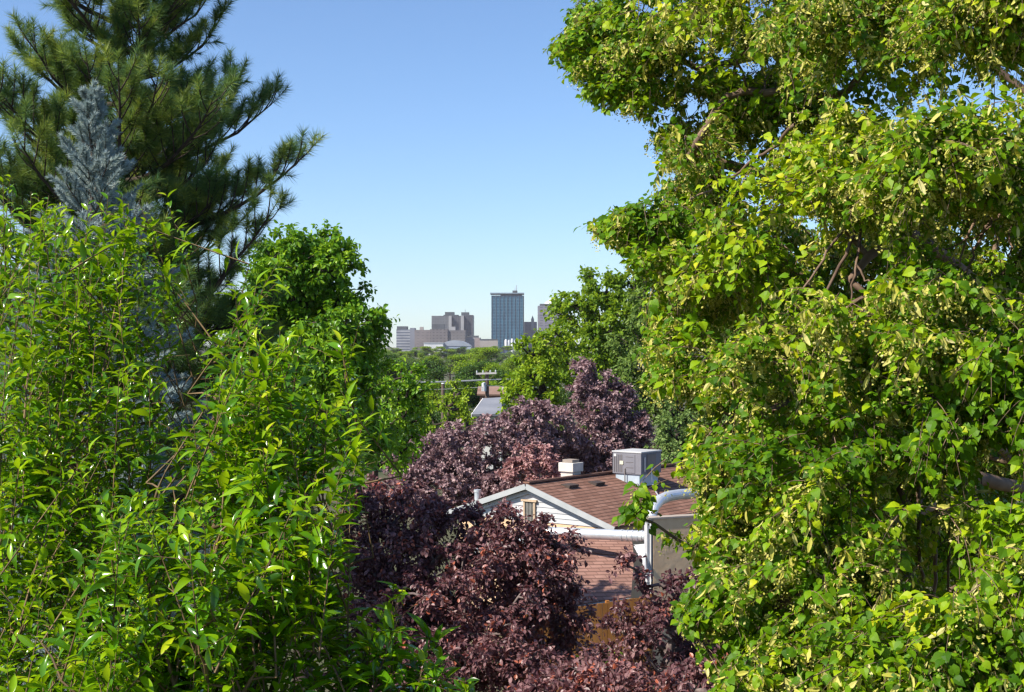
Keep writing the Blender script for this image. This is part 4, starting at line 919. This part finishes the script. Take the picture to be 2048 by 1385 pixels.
    for path, r in [([(1735,400,7.0), (1712,450,6.95), (1690,520,6.85), (1640,600,6.7), (1606,665,6.6)], .011), ([(1715,440,6.95), (1660,490,6.9), (1628,545,6.8), (1590,600,6.7), (1560,640,6.7)], .008), ([(1722,430,7), (1718,500,6.9), (1708,560,6.8), (1702,610,6.7)], .008), ([(1712,530,6.85), (1740,570,6.8), (1752,592,6.75)], .006),
                    ([(2000,400,6.9), (1975,450,6.85), (1945,510,6.75), (1930,560,6.6)], .010), ([(2010,420,6.9), (1960,470,6.8), (1890,500,6.7)], .007), ([(2025,400,6.8), (2020,460,6.7), (2022,520,6.6)], .008), ([(1950,440,6.8), (1925,490,6.75), (1922,560,6.6)], .007), ([(1788,520,6.9), (1790,560,6.8), (1792,600,6.7)], .008),
                    ([(1470,830,7.2), (1430,865,7.1), (1395,895,7.0)], .007), ([(1478,835,7.2), (1445,862,7.1), (1420,890,7.0)], .006), ([(1560,1290,6.2), (1530,1320,6.1), (1512,1350,6.0)], .008), ([(1900,1180,6.1), (1970,1140,6.2), (2060,1100,6.3)], .010), ([(1920,1180,6.2), (1910,1230,6.2), (1900,1270,6.2)], .007),
                    ([(1840,960,7.1), (1836,1080,7.1), (1850,1200,7.1), (1848,1330,7.1)], .012), ([(1880,950,7.3), (1872,1100,7.3), (1866,1260,7.3)], .016), ([(1905,980,7.0), (1896,1100,7.0), (1900,1240,7.0)], .010), ([(1660,980,6.9), (1655,1060,6.9), (1650,1120,6.9)], .012), ([(1720,1000,7.1), (1722,1080,7.1), (1716,1150,7.1)], .014), ([(1950,960,7.2), (1945,1080,7.2), (1960,1200,7.2)], .018),
                    ([(1590,250,7.9), (1540,300,8.1), (1470,350,8.3), (1380,400,8.5)], .012), ([(1640,20,8.8), (1560,70,8.9), (1470,120,9.1), (1380,160,9.2)], .014), ([(1700,330,7.6), (1640,345,7.7), (1570,355,7.8)], .016)]:
        q = np.array([P(*x) for x in path]); u = np.linspace(0, 1, len(q)); uu = np.linspace(0, 1, 14); q = np.stack([np.interp(uu, u, q[:, c]) for c in range(3)], 1)
        q[1:-1] += rng.normal(0, .006, (12, 3)); wood.add(*tube_along(q, np.linspace(r, r*.45, 14), 6))
    Mn = 9
    fl = rng.uniform(0, 1, len(cen)) < .7
    cid = np.repeat(cid, per)[ok]; base, d, Ls, dr = base[ok], d[ok], Ls[ok], dr[ok]
    twig_tubes(wood, base, d, Ls, dr, np.full(len(base), .003), 5)
    p, tan, rd, t = on_twigs(base, d, Ls, dr, Mn, rng, ang=math.pi)
    n = len(p)
    hz = nrm(rd*np.array([1, 1, .3]))
    ax = nrm(hz*.8+tan*.45-Z*.35+rng.normal(0, .2, (n, 3)))
    no = nrm(Z*.85+np.array([-.15, -.25, 0])+rng.normal(0, .40, (n, 3)))
    ct = np.repeat(rng.normal(0, .16, len(cen))[cid], Mn)
    ti = np.clip(.40+ct+rng.normal(0, .19, n), 0, 1)
    V, F, tt = leaves(T_HEART, p+hz*.02, ax, no, rng.uniform(.022, .050, n)*np.repeat(rng.uniform(.8, 1.2, len(base)), Mn), rng.uniform(.05, .55, n), ti)
    # pale bracts with hanging flowers, on clusters picked at random
    keep = np.repeat(fl[cid], Mn) & (rng.uniform(0, 1, n) < .42)
    bp = p[keep]; m = len(bp)
    bax = nrm(hz[keep]*rng.uniform(.2, .9, m)[:, None]-Z*.75+rng.normal(0, .35, (m, 3)))
    V2, F2, t2 = leaves(T_BRACT, bp, bax, nrm(np.array([-.3, -.5, .5])+rng.normal(0, .6, (m, 3))), rng.uniform(.035, .068, m), rng.uniform(-.6, .9, m), np.clip(rng.normal(.45, .25, m), 0, 1))
    q = 7; fb = np.repeat(bp+bax*.055-Z*.015, q, 0)+rng.normal(0, .012, (m*q, 3))
    V3, F3, t3 = leaves(T_DIAMOND, fb, nrm(rng.normal(0, 1, (m*q, 3))), nrm(rng.normal(0, 1, (m*q, 3))), rng.uniform(.009, .018, m*q), np.zeros(m*q), np.clip(rng.normal(.5, .25, m*q), 0, 1))
    bl = mesh_np('blossom', np.concatenate([V2, V3]), np.concatenate([F2, F3+len(V2)]), M['bract'], np.concatenate([t2, t3]))
    finish_tree('linden_tree', tr[0], 'large linden in pale yellow flower filling the right side', 'tree', None, wood, M['bark_pale'],
                [('crown', mesh_np('crown', V, F, M['linden'], tt), None), ('blossom', bl, 'stuff')])
linden()

# ------------------------------------------------------------------ the summer haze between here and the city
def haze():
    m = bpy.data.materials.new("haze_air"); m.use_nodes = True; t = m.node_tree
    t.nodes.remove(t.nodes["Principled BSDF"])
    v = t.nodes.new("ShaderNodeVolumePrincipled"); v.inputs['Color'].default_value = (1.0, .93, .98, 1); v.inputs['Density'].default_value = .00009; v.inputs['Anisotropy'].default_value = .2
    t.links.new(v.outputs[0], t.nodes["Material Output"].inputs['Volume'])
    o = MB().box((0, 1150, -1), (2600, 2400, 121)).build('haze', m); tag(o, kind='stuff')
haze()
